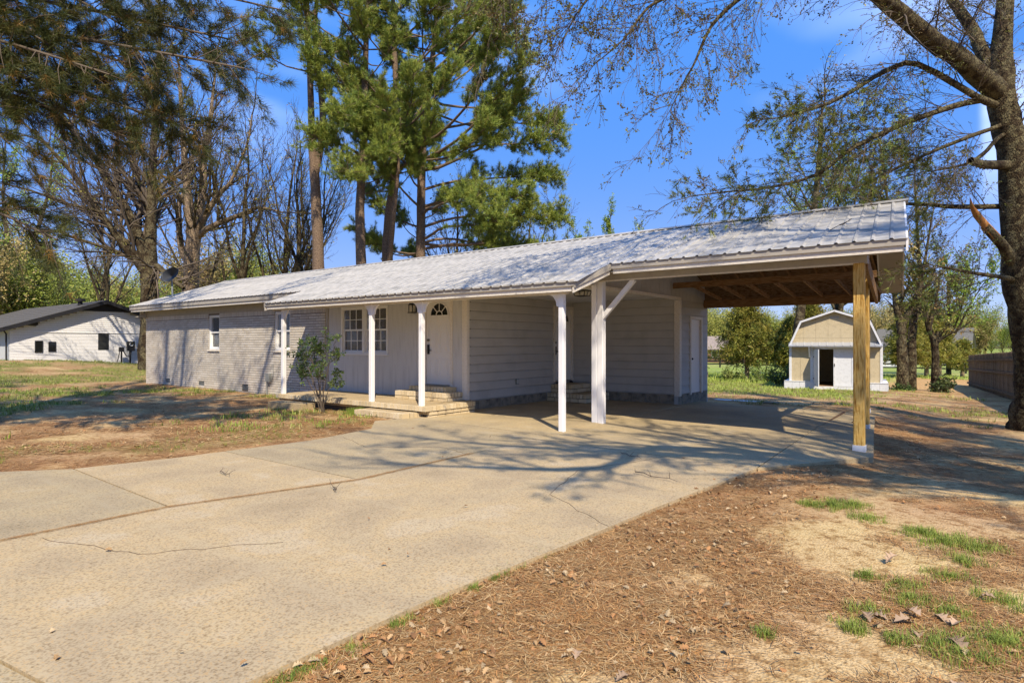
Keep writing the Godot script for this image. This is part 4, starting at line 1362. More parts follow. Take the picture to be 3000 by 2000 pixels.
# ---------- the house next door ----------
func neighbour():
	var h := base("neighbour_house")
	tag(h, "white painted brick house with dark gabled roof beyond the front lawn, left edge", "house")
	var xn := -46.0
	var zr := -15.79
	var half := 5.2
	var top := 4.30
	var slope := (4.30 - 2.50) / half
	# gable wall: white brick below, clapboards above
	var wall := base("gable_wall", Vector3.ZERO, 0, h)
	var y := 0.16
	var row := 0
	while y < 4.1:
		var hw: float = minf(half - 0.25, (top - 0.22 - y - 0.1) / slope)
		var hi := y + (0.094 if y < 2.2 else 0.135)
		var s := Solid.new()
		var low := 0.012 if y < 2.2 else 0.03
		var spans := [[zr - hw, zr + hw]]
		for w in [[-16.06, -15.44, 1.12, 2.16], [-18.6, -17.86, 1.2, 2.17]]:
			if hi > w[2] and y < w[3]:
				var next := []
				for q in spans:
					if w[0] > q[0] and w[0] < q[1]:
						next.append([q[0], w[0]])
					if w[1] < q[1] and w[1] > q[0]:
						next.append([w[1], q[1]])
					if w[1] <= q[0] or w[0] >= q[1]:
						next.append(q)
				spans = next
		for q in spans:
			s.quad(Vector3(xn + low, y, q[0]), Vector3(xn + low, y, q[1]), Vector3(xn + 0.0, hi - 0.012, q[1]), Vector3(xn + 0.0, hi - 0.012, q[0]))
			s.quad(Vector3(xn - 0.02, y, q[0]), Vector3(xn - 0.02, y, q[1]), Vector3(xn + low, y, q[1]), Vector3(xn + low, y, q[0]))
		put("clapboard" if y >= 2.2 else "wall_course", s, M.neighbour_white, wall)
		y = hi
		row += 1
	var core := Solid.new()
	core.prism([Vector3(xn - 0.01, -0.6, zr - half + 0.2), Vector3(xn - 0.01, 2.45, zr - half + 0.2), Vector3(xn - 0.01, top - 0.12, zr), Vector3(xn - 0.01, 2.45, zr + half - 0.2), Vector3(xn - 0.01, -0.6, zr + half - 0.2)], Vector3(-0.2, 0, 0))
	put("backing", core, M.taupe, wall)
	boxed("brick_foot", Vector3(xn - 0.2, -0.7, zr - half + 0.2), Vector3(xn + 0.015, 0.16, -13.3), M.clay_brick, h)
	boxed("foot_course", Vector3(xn - 0.2, -0.3, -13.3), Vector3(xn + 0.012, 0.16, zr + half - 0.2), M.neighbour_white, h)
	boxed("band_board", Vector3(xn, 2.19, zr - half + 0.2), Vector3(xn + 0.045, 2.27, -12.0), M.neighbour_white, h)
	var fw := Solid.new()
	fw.box(Vector3(xn - 16, -0.5, zr + half - 0.4), Vector3(xn - 0.0, 2.5, zr + half - 0.19)); fw.box(Vector3(xn - 16, -0.8, zr - half + 0.19), Vector3(xn - 0.2, 2.5, zr - half + 0.4)); fw.box(Vector3(xn - 16, -0.8, zr - half + 0.4), Vector3(xn - 15.8, 2.5, zr + half - 0.4))
	put("side_walls", fw, M.neighbour_blue, h)
	# roof
	for sg in [-1, 1]:
		var eave := Vector3(0, 2.42, zr + sg * (half + 0.35))
		var ridge := Vector3(0, 4.36, zr)
		for i in 10:
			var a := eave.lerp(ridge, i / 10.0)
			var b := eave.lerp(ridge, (i + 1) / 10.0)
			var s := Solid.new()
			s.prism([Vector3(xn + 0.5, a.y + 0.022, a.z), Vector3(xn + 0.5, b.y + 0.004, b.z), Vector3(xn + 0.5, b.y - 0.03, b.z), Vector3(xn + 0.5, a.y - 0.03, a.z)], Vector3(-17, 0, 0))
			put("shingle_course", s, M.shingle_dark, h)
		var f := Solid.new()
		f.prism([Vector3(xn + 0.5, eave.y - 0.24, eave.z), Vector3(xn + 0.5, eave.y + 0.0, eave.z), Vector3(xn + 0.5, ridge.y + 0.0, ridge.z), Vector3(xn + 0.5, ridge.y - 0.24, ridge.z)], Vector3(0.035, 0, 0))
		put("barge_board", f, M.dark_trim, h)
		var so := Solid.new()
		so.prism([Vector3(xn + 0.03, eave.y - 0.2, eave.z), Vector3(xn + 0.5, eave.y - 0.2, eave.z), Vector3(xn + 0.5, ridge.y - 0.2, ridge.z), Vector3(xn + 0.03, ridge.y - 0.2, ridge.z)], Vector3(0, 0.02, 0))
		put("gable_soffit", so, M.dark_trim, h)
		boxed("gutter", Vector3(xn - 16.4, eave.y - 0.1, eave.z - 0.06), Vector3(xn + 0.5, eave.y + 0.02, eave.z + 0.06), M.dark_trim, h)
	var peak := Solid.new()
	peak.prism([Vector3(xn + 0.02, 3.62, zr + 1.55), Vector3(xn + 0.02, 4.14, zr), Vector3(xn + 0.02, 3.62, zr - 1.55)], Vector3(0.02, 0, 0))
	put("peak_panel", peak, M.dark_trim, h)
	var dp := Round.new()
	dp.tube(PackedVector3Array([Vector3(xn + 0.1, 2.4, -10.3), Vector3(xn + 0.1, 2.25, -10.55), Vector3(xn + 0.07, 2.1, -10.65), Vector3(xn + 0.07, 0.1, -10.66)]), PackedFloat32Array([0.045, 0.045, 0.045, 0.045]), 8)
	put("downspout", dp, M.dark_trim, h)
	var fl := base("floodlight", Vector3(xn + 0.03, 2.72, -11.95), 0, h)
	var r := Round.new()
	r.tube(PackedVector3Array([Vector3(0, 0, 0.2), Vector3(0.12, 0.03, 0.16), Vector3(0.16, 0.0, -0.12), Vector3(0.1, -0.02, -0.2)]), PackedFloat32Array([0.1, 0.16, 0.15, 0.06]), 10, true)
	put("lamp_head", r, M.dark_trim, fl)
	# windows: two small ones, a dark screened one, a white one
	for q in [[-12.46, -12.05, 0.97, 1.70], [-13.13, -12.74, 1.01, 1.63]]:
		var w := base("window", Vector3.ZERO, 0, h)
		var s := Solid.new()
		s.box(Vector3(xn, q[2], q[0]), Vector3(xn + 0.05, q[3], q[0] + 0.05)); s.box(Vector3(xn, q[2], q[1] - 0.05), Vector3(xn + 0.05, q[3], q[1])); s.box(Vector3(xn, q[2], q[0] + 0.05), Vector3(xn + 0.048, q[2] + 0.05, q[1] - 0.05)); s.box(Vector3(xn, q[3] - 0.05, q[0] + 0.05), Vector3(xn + 0.048, q[3], q[1] - 0.05))
		put("frame", s, M.dark_trim, w)
		boxed("pane", Vector3(xn, q[2] + 0.05, q[0] + 0.05), Vector3(xn + 0.03, q[3] - 0.05, q[1] - 0.05), M.window_dark, w)
	var w3 := base("window", Vector3.ZERO, 0, h)
	boxed("frame", Vector3(xn - 0.05, 1.10, -16.06), Vector3(xn + 0.02, 2.17, -15.44), M.dark_trim, w3)
	for y3 in [[1.14, 1.62], [1.66, 2.13]]:
		boxed("screen", Vector3(xn + 0.0, y3[0], -16.02), Vector3(xn + 0.03, y3[1], -15.48), M.screen, w3)
	var w4 := base("window", Vector3.ZERO, 0, h)
	boxed("frame", Vector3(xn - 0.05, 1.2, -18.6), Vector3(xn + 0.02, 2.17, -17.86), M.vinyl, w4)
	for y4 in [[1.25, 1.66], [1.73, 2.12]]:
		boxed("pane", Vector3(xn, y4[0], -18.55), Vector3(xn + 0.028, y4[1], -17.91), M.window_dark, w4)
	boxed("window_sill", Vector3(xn, 1.02, -18.65), Vector3(xn + 0.09, 1.17, -17.86), M.neighbour_white, h)
	var vt := Round.new()
	vt.tube(PackedVector3Array([Vector3(-47.5, 4.05, -14.9), Vector3(-47.5, 4.32, -14.9), Vector3(-47.5, 4.33, -14.9), Vector3(-47.5, 4.46, -14.9), Vector3(-47.5, 4.5, -14.9)]), PackedFloat32Array([0.14, 0.14, 0.3, 0.28, 0.1]), 14, true)
	put("roof_vent", vt, M.dark_trim, h)
	# service meters on posts before the wall
	var m := base("meter_post", Vector3(-45.6, -0.4, -17.2))
	tag(m, "black electric meter box on a post before the white neighbouring house", "utility meter")
	boxed("post", Vector3(-0.04, 0, -0.05), Vector3(0.04, 1.5, 0.05), M.dark_trim, m)
	boxed("meter_box", Vector3(-0.08, 1.42, -0.26), Vector3(0.1, 2.05, 0.2), M.dark_trim, m)
	var dial := Round.new()
	dial.line(Vector3(0.1, 1.86, -0.03), Vector3(0.17, 1.86, -0.03), 0.12, 0.11, 16)
	put("dial", dial, M.vinyl, m)
	var tlp := base("cable_pedestal", Vector3(-45.4, -0.35, -16.6))
	tag(tlp, "thin dark cable post with looped wires left of the meter box", "utility post")
	boxed("post", Vector3(-0.04, 0, -0.04), Vector3(0.04, 1.4, 0.04), M.dark_trim, tlp)
	boxed("junction_box", Vector3(-0.1, 1.32, -0.14), Vector3(0.08, 1.62, 0.14), M.dark_trim, tlp)
	var wire := Round.new()
	wire.tube(PackedVector3Array([Vector3(0, 1.4, 0.1), Vector3(0.05, 0.9, 0.2), Vector3(0.02, 0.4, 0.35), Vector3(0, 0.05, 0.42)]), PackedFloat32Array([0.025, 0.025, 0.025, 0.025]), 6)
	wire.tube(PackedVector3Array([Vector3(0, 1.38, -0.1), Vector3(0.05, 1.0, -0.3), Vector3(0.02, 1.05, -0.5), Vector3(0, 1.4, -0.62)]), PackedFloat32Array([0.03, 0.03, 0.03, 0.03]), 6)
	put("wire", wire, M.dark_trim, tlp)
	var pad := boxed("equipment_pad", Vector3(-45.5, -0.6, -18.2), Vector3(-43.8, -0.2, -15.2), M.concrete_pale)
	tag(pad, "low pale concrete pad on the grass below the meter box", "concrete pad")


# ---------- fences ----------
func fences():
	var f := base("board_fence")
	tag(f, "tall weathered brown board privacy fence along the right edge of the yard", "fence")
	var a := Vector3(1.70, 0, -19.5)
	var b := Vector3(-0.62, 0, -43.0)
	var dir := (b - a).normalized()
	var n := int(a.distance_to(b) / 0.146)
	var out := Vector3(dir.z, 0, -dir.x)
	var kinds := []
	for k in 4:
		var s := Solid.new()
		var w := 0.07
		s.prism([Vector3(-w, 0, 0), Vector3(w, 0, 0), Vector3(w, 1.80, 0), Vector3(w - 0.03, 1.84, 0), Vector3(-w + 0.03, 1.84, 0), Vector3(-w, 1.80, 0)], Vector3(0, 0, 0.018))
		kinds.append(s.mesh())
	for i in n:
		var p := a + dir * (i + 0.5) * 0.146
		var y := minf(land(p.x, p.z), -0.36 - 0.0272 * (-p.z - 24.0)) - 0.06
		var k := rng.randi_range(0, 3)
		var t := Transform3D(Basis(dir, UP, dir.cross(UP)), Vector3(p.x, y - 0.05 + rf(-0.012, 0.012), p.z) + out * rf(-0.003, 0.003))
		t.basis = t.basis * Basis(Vector3.BACK, rf(-0.008, 0.008))
		put("picket", kinds[k], M["picket_%d" % k], f, t)
	var rail := Solid.new()
	for y in [0.35, 1.1, 1.6]:
		rail.bar(Vector3(a.x, -0.42 + y, a.z) - out * -0.05, Vector3(b.x, -1.02 + y, b.z) - out * -0.05, 0.04, 0.09)
	put("rail", rail, M.picket_0, f)
	# dark rail fence across the far field
	var rf_ := base("rail_fence")
	tag(rf_, "low dark three-rail fence across the field behind the back yard", "fence")
	var p0 := Vector3(-34, 0, -70)
	var p1 := Vector3(24, 0, -73)
	for i in 24:
		var p := p0.lerp(p1, i / 23.0)
		boxed("fence_post", Vector3(p.x - 0.07, land(p.x, p.z) - 0.2, p.z - 0.07), Vector3(p.x + 0.07, land(p.x, p.z) + 1.25, p.z + 0.07), M.dark_trim, rf_)
		if i < 23:
			var q := p0.lerp(p1, (i + 1) / 23.0)
			for y in [0.4, 0.75, 1.1]:
				var s := Solid.new()
				s.bar(Vector3(p.x, land(p.x, p.z) + y, p.z - 0.09), Vector3(q.x, land(q.x, q.z) + y, q.z - 0.09), 0.04, 0.13)
				put("fence_rail", s, M.dark_trim, rf_)


func simple_house(at: Vector3, turn: float, w: float, d: float, hw: float, hr: float, wall: Material, roof_: Material, label: String) -> Node3D:
	var h := base("far_house", at, turn)
	tag(h, label, "house")
	boxed("wall", Vector3(-w / 2, -1, -d / 2), Vector3(w / 2, hw, d / 2), wall, h)
	var ends := Solid.new()
	for x in [-w / 2, w / 2 - 0.1]:
		ends.prism([Vector3(x, hw, -d / 2), Vector3(x, hr - 0.1, 0), Vector3(x, hw, d / 2)], Vector3(0.1, 0, 0))
	put("gable", ends, wall, h)
	var k := (hr - hw) / (d / 2)
	for s in [-1, 1]:
		var st := Solid.new()
		st.prism([Vector3(-w / 2 - 0.4, hw - 0.5 * k, s * (d / 2 + 0.5)), Vector3(w / 2 + 0.4, hw - 0.5 * k, s * (d / 2 + 0.5)), Vector3(w / 2 + 0.4, hr, 0), Vector3(-w / 2 - 0.4, hr, 0)], Vector3(0, 0.12, 0))
		put("roof", st, roof_, h)
	var n := int(w / 3.2)
	for i in n:
		var x := lerpf(-w / 2 + 1.6, w / 2 - 1.6, float(i) / maxf(n - 1, 1))
		if i == n / 2:
			boxed("door", Vector3(x - 0.5, 0.1, d / 2), Vector3(x + 0.5, 2.2, d / 2 + 0.03), M.vinyl, h)
		else:
			var win := boxed("window", Vector3(x - 0.6, 0.95, d / 2), Vector3(x + 0.6, 2.15, d / 2 + 0.04), M.vinyl, h)
			boxed("pane", Vector3(x - 0.5, 1.05, d / 2 + 0.042), Vector3(x + 0.5, 2.05, d / 2 + 0.05), M.window_dark, win)
	return h

func far_houses():
	simple_house(Vector3(-41, -1.9, -111), 0.1, 17, 9, 2.5, 4.6, M.far_brick, M.far_roof, "distant brown brick house across the meadow, seen under the carport beam")
	var b := simple_house(Vector3(-8.5, -2.3, -135), -0.05, 14, 10, 2.8, 6.4, M.shed_white, M.shingle_gray, "distant pale house with dark solar panels beyond the rail fence")
	for i in 5:
		for j in 2:
			var s := Solid.new()
			var k := (6.4 - 2.8) / 5.0
			var z0 := 4.2 - j * 1.9
			s.prism([Vector3(-3.5 + i * 1.15, 2.8 + (5.0 - z0) * k + 0.16, z0), Vector3(-2.4 + i * 1.15, 2.8 + (5.0 - z0) * k + 0.16, z0), Vector3(-2.4 + i * 1.15, 2.8 + (5.0 - z0 + 1.8) * k + 0.16, z0 - 1.8), Vector3(-3.5 + i * 1.15, 2.8 + (5.0 - z0 + 1.8) * k + 0.16, z0 - 1.8)], Vector3(0, 0.05, 0))
			put("solar_panel", s, M.window_dark, b)
	simple_house(Vector3(-22, -2.2, -150), 0.2, 16, 9, 2.6, 4.8, M.neighbour_white, M.shingle_gray, "distant white house behind the cedars beyond the field")
	simple_house(Vector3(-14, -2.2, -105), 0.0, 12, 7, 2.4, 4.2, M.neighbour_white, M.shingle_dark, "low white house just past the rail fence behind the twin trunks")
	simple_house(Vector3(-83, -0.3, -31), 1.2, 16, 9, 3.0, 5.5, M.neighbour_white, M.far_roof, "white house far behind the neighbouring house under the bare trees")


# ---------- trees ----------
class Wood:                       # what one tree grows from
	var bark: Round
	var tips := []                # [place, direction]
	var wob := 0.22
	var rise := 0.05
	var spread := 0.9
	var kids := 4
	var shrink := 0.58
	var finest := 0.004
	var tip_step := 1
	var child := 0.45
	var thick := 0.12

func path_of(a: Array) -> Array:       # flat list x, y, z, radius -> [points, radii]
	var p := PackedVector3Array()
	var r := PackedFloat32Array()
	for i in range(0, a.size(), 4):
		p.append(Vector3(a[i], a[i + 1], a[i + 2])); r.append(a[i + 3])
	return [p, r]

func smooth_path(p: PackedVector3Array, r: PackedFloat32Array, per := 3) -> Array:
	var q := PackedVector3Array()
	var s := PackedFloat32Array()
	for i in p.size() - 1:
		var p0 := p[maxi(i - 1, 0)]
		var p3 := p[mini(i + 2, p.size() - 1)]
		for k in per:
			var t := float(k) / per
			q.append(p[i].cubic_interpolate(p[i + 1], p0, p3, t)); s.append(lerpf(r[i], r[i + 1], t))
	q.append(p[p.size() - 1]); s.append(r[r.size() - 1])
	return [q, s]

func grow(w: Wood, p: Vector3, d: Vector3, length: float, r: float, level: int):
	var n := 4 if level > 0 else 3
	var pts := PackedVector3Array([p])
	var rad := PackedFloat32Array([r])
	var dirs := [d]
	for i in n:
		d = (d + rv() * w.wob + UP * w.rise).normalized()
		p += d * length / n
		pts.append(p)
		rad.append(maxf(lerpf(r, r * (0.45 if level > 0 else 0.3), float(i + 1) / n), w.finest * 0.6))
		dirs.append(d)
	w.bark.tube(pts, rad, 6 if r > 0.06 else 4 if r > 0.018 else 3)
	if level <= 0:
		for i in range(1, n + 1, w.tip_step):
			w.tips.append([pts[i], dirs[i]])
		return
	for k in w.kids:
		var t := clampf((k + rf(0.2, 0.9)) / w.kids, 0.15, 0.98) * n
		var i := mini(int(t), n - 1)
		var at := pts[i].lerp(pts[i + 1], t - i)
		var side: Vector3 = dirs[i].cross(rv()).normalized()
		grow(w, at, (dirs[i] + side * w.spread * rf(0.6, 1.3)).normalized(), length * w.shrink * rf(0.65, 1.15), maxf(rad[i] * 0.55, w.finest), level - 1)
	grow(w, p, d, length * w.shrink, maxf(rad[n], w.finest), level - 1)

func limbs(w: Wood, paths: Array, trunk: Round, bare: float, gap: float, reach: float, level: int, sides := 10):
	# draws given limbs and lets branches out of them; bare = how much of the first path stays clear
	for k in paths.size():
		var q := path_of(paths[k])
		q = smooth_path(q[0], q[1])
		var p: PackedVector3Array = q[0]
		var r: PackedFloat32Array = q[1]
		trunk.tube(p, r, sides if k == 0 else maxi(5, sides - 2), true, 0.10)
		var total := 0.0
		for i in p.size() - 1:
			total += p[i].distance_to(p[i + 1])
		var gone := 0.0
		var next := total * (bare if k == 0 else 0.18)
		for i in p.size() - 1:
			var l := p[i].distance_to(p[i + 1])
			while next < gone + l:
				var t := (next - gone) / l
				var at := p[i].lerp(p[i + 1], t)
				var tang := (p[i + 1] - p[i]).normalized()
				var rr := lerpf(r[i], r[i + 1], t)
				var side := tang.cross(rv()).normalized()
				var left := 0.35 + 0.65 * (1.0 - next / total)
				grow(w, at, (tang * 0.75 + side * w.spread + UP * 0.15).normalized(), reach * left * rf(0.6, 1.15), clampf(rr * w.child, w.finest * 2, w.thick), level)
				next += gap * rf(0.6, 1.4)
			gone += l
		var e := p.size() - 1
		if r[e] < 0.09:
			grow(w, p[e], (p[e] - p[e - 1]).normalized(), reach * 0.6, r[e], level)

func tree(called: String, label: String, group := "", category := "tree") -> Node3D:
	var o := base(called)
	tag(o, label, category, group)
	return o

func leaf_sprig(seed_: int, n: int, size: float, long := 1.6) -> ArrayMesh:     # a small cluster of leaves
	var r := RandomNumberGenerator.new()
	r.seed = seed_
	var s := Solid.new()
	for i in n:
		var d := Vector3(r.randf_range(-1, 1), r.randf_range(-0.5, 1), r.randf_range(-1, 1)).normalized()
		var x := d.cross(Vector3(r.randf_range(-1, 1), r.randf_range(-1, 1), r.randf_range(-1, 1))).normalized()
		var o := d * size * r.randf_range(0.1, 0.9)
		var l := size * r.randf_range(0.7, 1.2)
		var w := l / long
		s.col = Color.WHITE * r.randf_range(0.75, 1.15)
		s.col.a = 1
		s.quad(o, o + d * l * 0.45 + x * w * 0.5, o + d * l, o + d * l * 0.5 - x * w * 0.5)
	return s.mesh()

func needle_tuft(seed_: int, n: int, length: float, width: float, spread: float) -> ArrayMesh:
	var r := RandomNumberGenerator.new()
	r.seed = seed_
	var s := Solid.new()
	for i in n:
		var a := r.randf() * TAU
		var tilt := r.randf_range(0.08, spread)
		var d := Vector3(sin(tilt) * cos(a), cos(tilt), sin(tilt) * sin(a))
		var x := d.cross(Vector3(r.randf_range(-1, 1), r.randf_range(-1, 1), r.randf_range(-1, 1))).normalized()
		var o := Vector3(0, r.randf_range(-0.35, 0.2) * length, 0)
		var l := length * r.randf_range(0.75, 1.15)
		s.col = Color.WHITE * r.randf_range(0.7, 1.2)
		s.col.a = 1
		s.tri(o - x * width, o + x * width, o + d * l)
	return s.mesh()

func dress(o: Node3D, w: Wood, mesh_: ArrayMesh, material: Material, chance: float, size: Vector2, tones: Array, called := "crown", align := 0.6):
	var places := []
	var tints := PackedColorArray()
	for t in w.tips:
		if rng.randf() > chance:
			continue
		places.append(facing(t[1] * align + rv() * 0.5, t[0], rf(size.x, size.y), rng.randf() * TAU))
		var a: Color = tones[rng.randi_range(0, tones.size() - 1)]
		tints.append(a * rf(0.75, 1.2))
	if places.size():
		many(called, mesh_, material, places, tints, o)

const OLIVE := [Color(0.288, 0.276, 0.060), Color(0.336, 0.300, 0.072), Color(0.216, 0.228, 0.054), Color(0.324, 0.216, 0.072)]
const FRESH := [Color(0.276, 0.396, 0.048), Color(0.336, 0.456, 0.066), Color(0.216, 0.336, 0.048), Color(0.396, 0.456, 0.096)]
const PINE := [Color(0.228, 0.294, 0.048), Color(0.288, 0.348, 0.060), Color(0.168, 0.240, 0.046), Color(0.336, 0.372, 0.066)]


func oak():
	# the big tree at the right edge: lichened trunk, a heavy limb over the carport, a broken stub, long drooping boughs
	var o := tree("oak_tree", "big rough-barked tree at the right edge leaning over the carport with a split broken limb")
	var w := Wood.new()
	w.bark = Round.new()
	w.wob = 0.2
	w.rise = -0.06
	w.child = 0.2
	w.thick = 0.02
	w.spread = 0.75
	w.kids = 5
	w.shrink = 0.56
	w.tip_step = 1
	var trunk := Round.new()
	var main := [0.96, -0.7, -17.5, 0.6, 0.92, -0.33, -17.33, 0.520, 0.92, 0.00, -17.33, 0.460, 0.94, 0.52, -17.35, 0.390, 0.88, 1.36, -17.30, 0.360, 0.78, 2.20, -17.22, 0.340, 0.66, 3.04, -17.13, 0.330, 0.60, 4.98, -17.09, 0.310, 0.52, 5.82, -17.03, 0.290, 0.39, 6.39, -16.93, 0.270, 0.32, 7.33, -16.87, 0.245, 0.36, 8.18, -16.90, 0.180, 0.42, 9.50, -16.95, 0.140, 0.36, 11.84, -16.90, 0.100]
	limbs(w, [main, [0.30, 6.9, -16.85, 0.23, -0.30, 7.36, -15.73, 0.190, -0.80, 7.56, -14.69, 0.170, -1.22, 7.78, -13.69, 0.155, -1.60, 7.96, -12.74, 0.140, -2.14, 8.37, -11.66, 0.120, -2.78, 8.70, -10.50, 0.090, -3.68, 8.85, -9.15, 0.050], [0.27, 7.2, -16.81, 0.150, 0.01, 7.90, -16.88, 0.130, -0.17, 8.53, -17.00, 0.120, -0.48, 9.17, -17.02, 0.100, -0.73, 9.82, -17.07, 0.080]], trunk, 0.5, 0.33, 2.0, 2, 14)
	put("trunk", trunk, M.oak_bark, o)
	var boughs := Round.new()
	var list := [[0.3, 6.62, -16.8, 0.085, -0.09, 6.74, -16.25, 0.070, -1.05, 7.32, -15.21, 0.055, -1.55, 7.07, -14.52, 0.050, -2.04, 6.57, -13.84, 0.040, -2.37, 6.23, -13.28, 0.035, -2.70, 5.98, -12.72, 0.030, -3.04, 5.76, -12.16, 0.015],
		[0.30, 6.82, -16.86, 0.080, -0.11, 6.68, -16.32, 0.070, -0.63, 6.44, -15.71, 0.060, -1.26, 6.08, -15.00, 0.055, -2.09, 5.52, -14.15, 0.045, -2.63, 4.93, -13.51, 0.035, -3.34, 4.62, -12.74, 0.025, -3.97, 4.49, -12.04, 0.018, -4.41, 4.37, -11.49, 0.010],
		[0.42, 6.27, -16.95, 0.060, 0.24, 6.13, -16.61, 0.050, -0.20, 5.88, -16.07, 0.045, -0.83, 5.50, -15.38, 0.035, -1.46, 5.08, -14.70, 0.030, -1.86, 4.77, -14.19, 0.015],
		[0.41, 6.02, -16.82, 0.050, 0.26, 5.86, -16.55, 0.045, 0.02, 5.49, -16.20, 0.040, -0.30, 5.24, -15.80, 0.030, -0.83, 5.07, -15.24, 0.012],
		[0.53, 4.47, -17.03, 0.070, 0.41, 4.51, -17.14, 0.065, -0.52, 4.54, -16.63, 0.055, -0.91, 4.63, -16.54, 0.045, -1.33, 4.68, -16.41, 0.040, -1.97, 4.88, -16.13, 0.020],
		[0.53, 2.89, -16.91, 0.060, 0.37, 2.92, -16.57, 0.050, -0.13, 2.99, -15.96, 0.040, -0.49, 3.06, -15.47, 0.030, -0.74, 3.11, -15.05, 0.012],
		[-2.14, 8.40, -11.71, 0.060, -2.91, 7.75, -11.00, 0.050, -3.30, 7.35, -10.58, 0.040, -3.61, 6.85, -10.21, 0.030, -3.78, 6.22, -9.95, 0.020, -3.91, 5.78, -9.72, 0.012, -4.05, 5.29, -9.49, 0.006],
		[-2.83, 8.82, -10.68, 0.060, -3.45, 7.81, -10.01, 0.045, -3.87, 7.22, -9.48, 0.035, -4.20, 6.86, -9.03, 0.025, -4.42, 6.29, -8.66, 0.015, -4.72, 5.80, -8.22, 0.006],
		[-3.68, 8.87, -9.2, 0.040, -4.29, 7.60, -8.62, 0.030, -4.59, 6.99, -8.20, 0.022, -4.80, 6.45, -7.85, 0.014, -4.88, 5.96, -7.60, 0.005],
		[-3.5, 8.80, -9.4, 0.040, -4.7, 8.4, -8.3, 0.030, -5.23, 7.49, -7.67, 0.020, -5.63, 6.84, -7.19, 0.012, -5.67, 6.32, -6.99, 0.005]]
	w.kids = 4
	limbs(w, list, boughs, 0.10, 0.13, 1.5, 2, 7)
	put("bough", boughs, M.oak_bark, o)
	var stubs := Round.new()
	for l in [[0.50, 5.35, -17.0, 0.12, 0.30, 5.30, -16.52, 0.095, 0.02, 5.25, -16.10, 0.085, -0.19, 5.28, -15.72, 0.075]]:
		var q := path_of(l)
		stubs.tube(q[0], q[1], 10, true, 0.1)
	put("cut_stub", stubs, M.oak_bark, o)
	var split := Round.new()
	var sq := path_of([0.50, 3.30, -16.9, 0.14, 0.34, 3.60, -16.48, 0.105, 0.05, 3.98, -16.10, 0.080])
	split.tube(sq[0], sq[1], 9, false, 0.15)
	put("broken_limb", split, M.oak_bark, o)
	var raw := Round.new()
	sq = path_of([0.22, 3.76, -16.32, 0.088, 0.05, 3.99, -16.10, 0.082, -0.08, 4.2, -15.92, 0.06, -0.16, 4.34, -15.77, 0.04, -0.19, 4.5, -15.61, 0.006])
	raw.tube(sq[0], sq[1], 7, true, 0.3)
	put("split_wood", raw, M.split_wood, o)
	put("branches", w.bark, M.twig_bark, o)
	dress(o, w, leaf_sprig(61, 6, 0.05), M.leaves, 0.34, Vector2(0.5, 1.1), [Color(0.13, 0.145, 0.04), Color(0.16, 0.15, 0.045), Color(0.19, 0.20, 0.05), Color(0.16, 0.11, 0.04)], "crown")
	# pine-like sprays towards the ends of the lower boughs
	var tufts := []
	var tints := PackedColorArray()
	for t in w.tips:
		if t[0].y < 6.6 and t[0].x < -0.8 and t[0].z < -10.9 and rng.randf() < 0.12:
			tufts.append(facing(t[1] + UP * 0.2, t[0], rf(0.7, 1.1), rng.randf() * TAU))
			tints.append(PINE[rng.randi_range(0, 3)] * rf(0.6, 0.9))
	many("needle_sprays", needle_tuft(62, 26, 0.16, 0.004, 1.2), M.needles, tufts, tints, o)


func bare_tree(called: String, label: String, paths: Array, seed_: int, opt: Dictionary) -> Node3D:
	rng.seed = seed_
	var o := tree(called, label, opt.get("group", ""))
	var w := Wood.new()
	w.bark = Round.new()
	w.wob = opt.get("wob", 0.2)
	w.rise = opt.get("rise", 0.08)
	w.spread = opt.get("spread", 0.7)
	w.kids = opt.get("kids", 4)
	w.finest = opt.get("finest", 0.009)
	w.tip_step = opt.get("tip_step", 2)
	var trunk := Round.new()
	limbs(w, paths, trunk, opt.get("bare", 0.35), opt.get("gap", 0.9), opt.get("reach", 4.0), opt.get("level", 2), 10)
	put("trunk", trunk, M[opt.get("bark", "gray_bark")], o)
	put("branches", w.bark, M[opt.get("twigs", opt.get("bark", "gray_bark"))], o)
	if opt.get("leaf", 0.0) > 0.0:
		dress(o, w, leaf_sprig(seed_ + 5, opt.get("blades", 6), opt.get("size", 0.16)), M.leaves, opt.leaf, Vector2(0.6, 1.3), opt.get("tones", OLIVE))
	return o

func stems(at: Vector3, h: float, r: float, n: int, fan: float, seed_: int) -> Array:     # a forked trunk made up on the spot
	rng.seed = seed_
	var out := []
	var fork := h * rf(0.18, 0.3)
	var lean := Vector3(rf(-0.08, 0.08), 1, rf(-0.08, 0.08))
	var main := []
	var p := at
	for i in 8:
		var t := i / 7.0
		main.append_array([p.x, p.y, p.z, r * pow(1.0 - t * 0.88, 0.8)])
		p += (lean + rv() * 0.13) * h / 7.0
	out.append(main)
	for k in n:
		var a := TAU * (k + rf(-0.3, 0.3)) / n
		var q := at + lean * fork * rf(0.9, 1.8)
		var d := Vector3(cos(a) * fan, 1, sin(a) * fan)
		var l := []
		for i in 6:
			var t := i / 5.0
			l.append_array([q.x, q.y, q.z, r * 0.55 * pow(1.0 - t * 0.9, 0.9)])
			q += (d.normalized() + rv() * 0.14 + UP * 0.12 * t) * h * 0.62 / 5.0
		out.append(l)
	return out


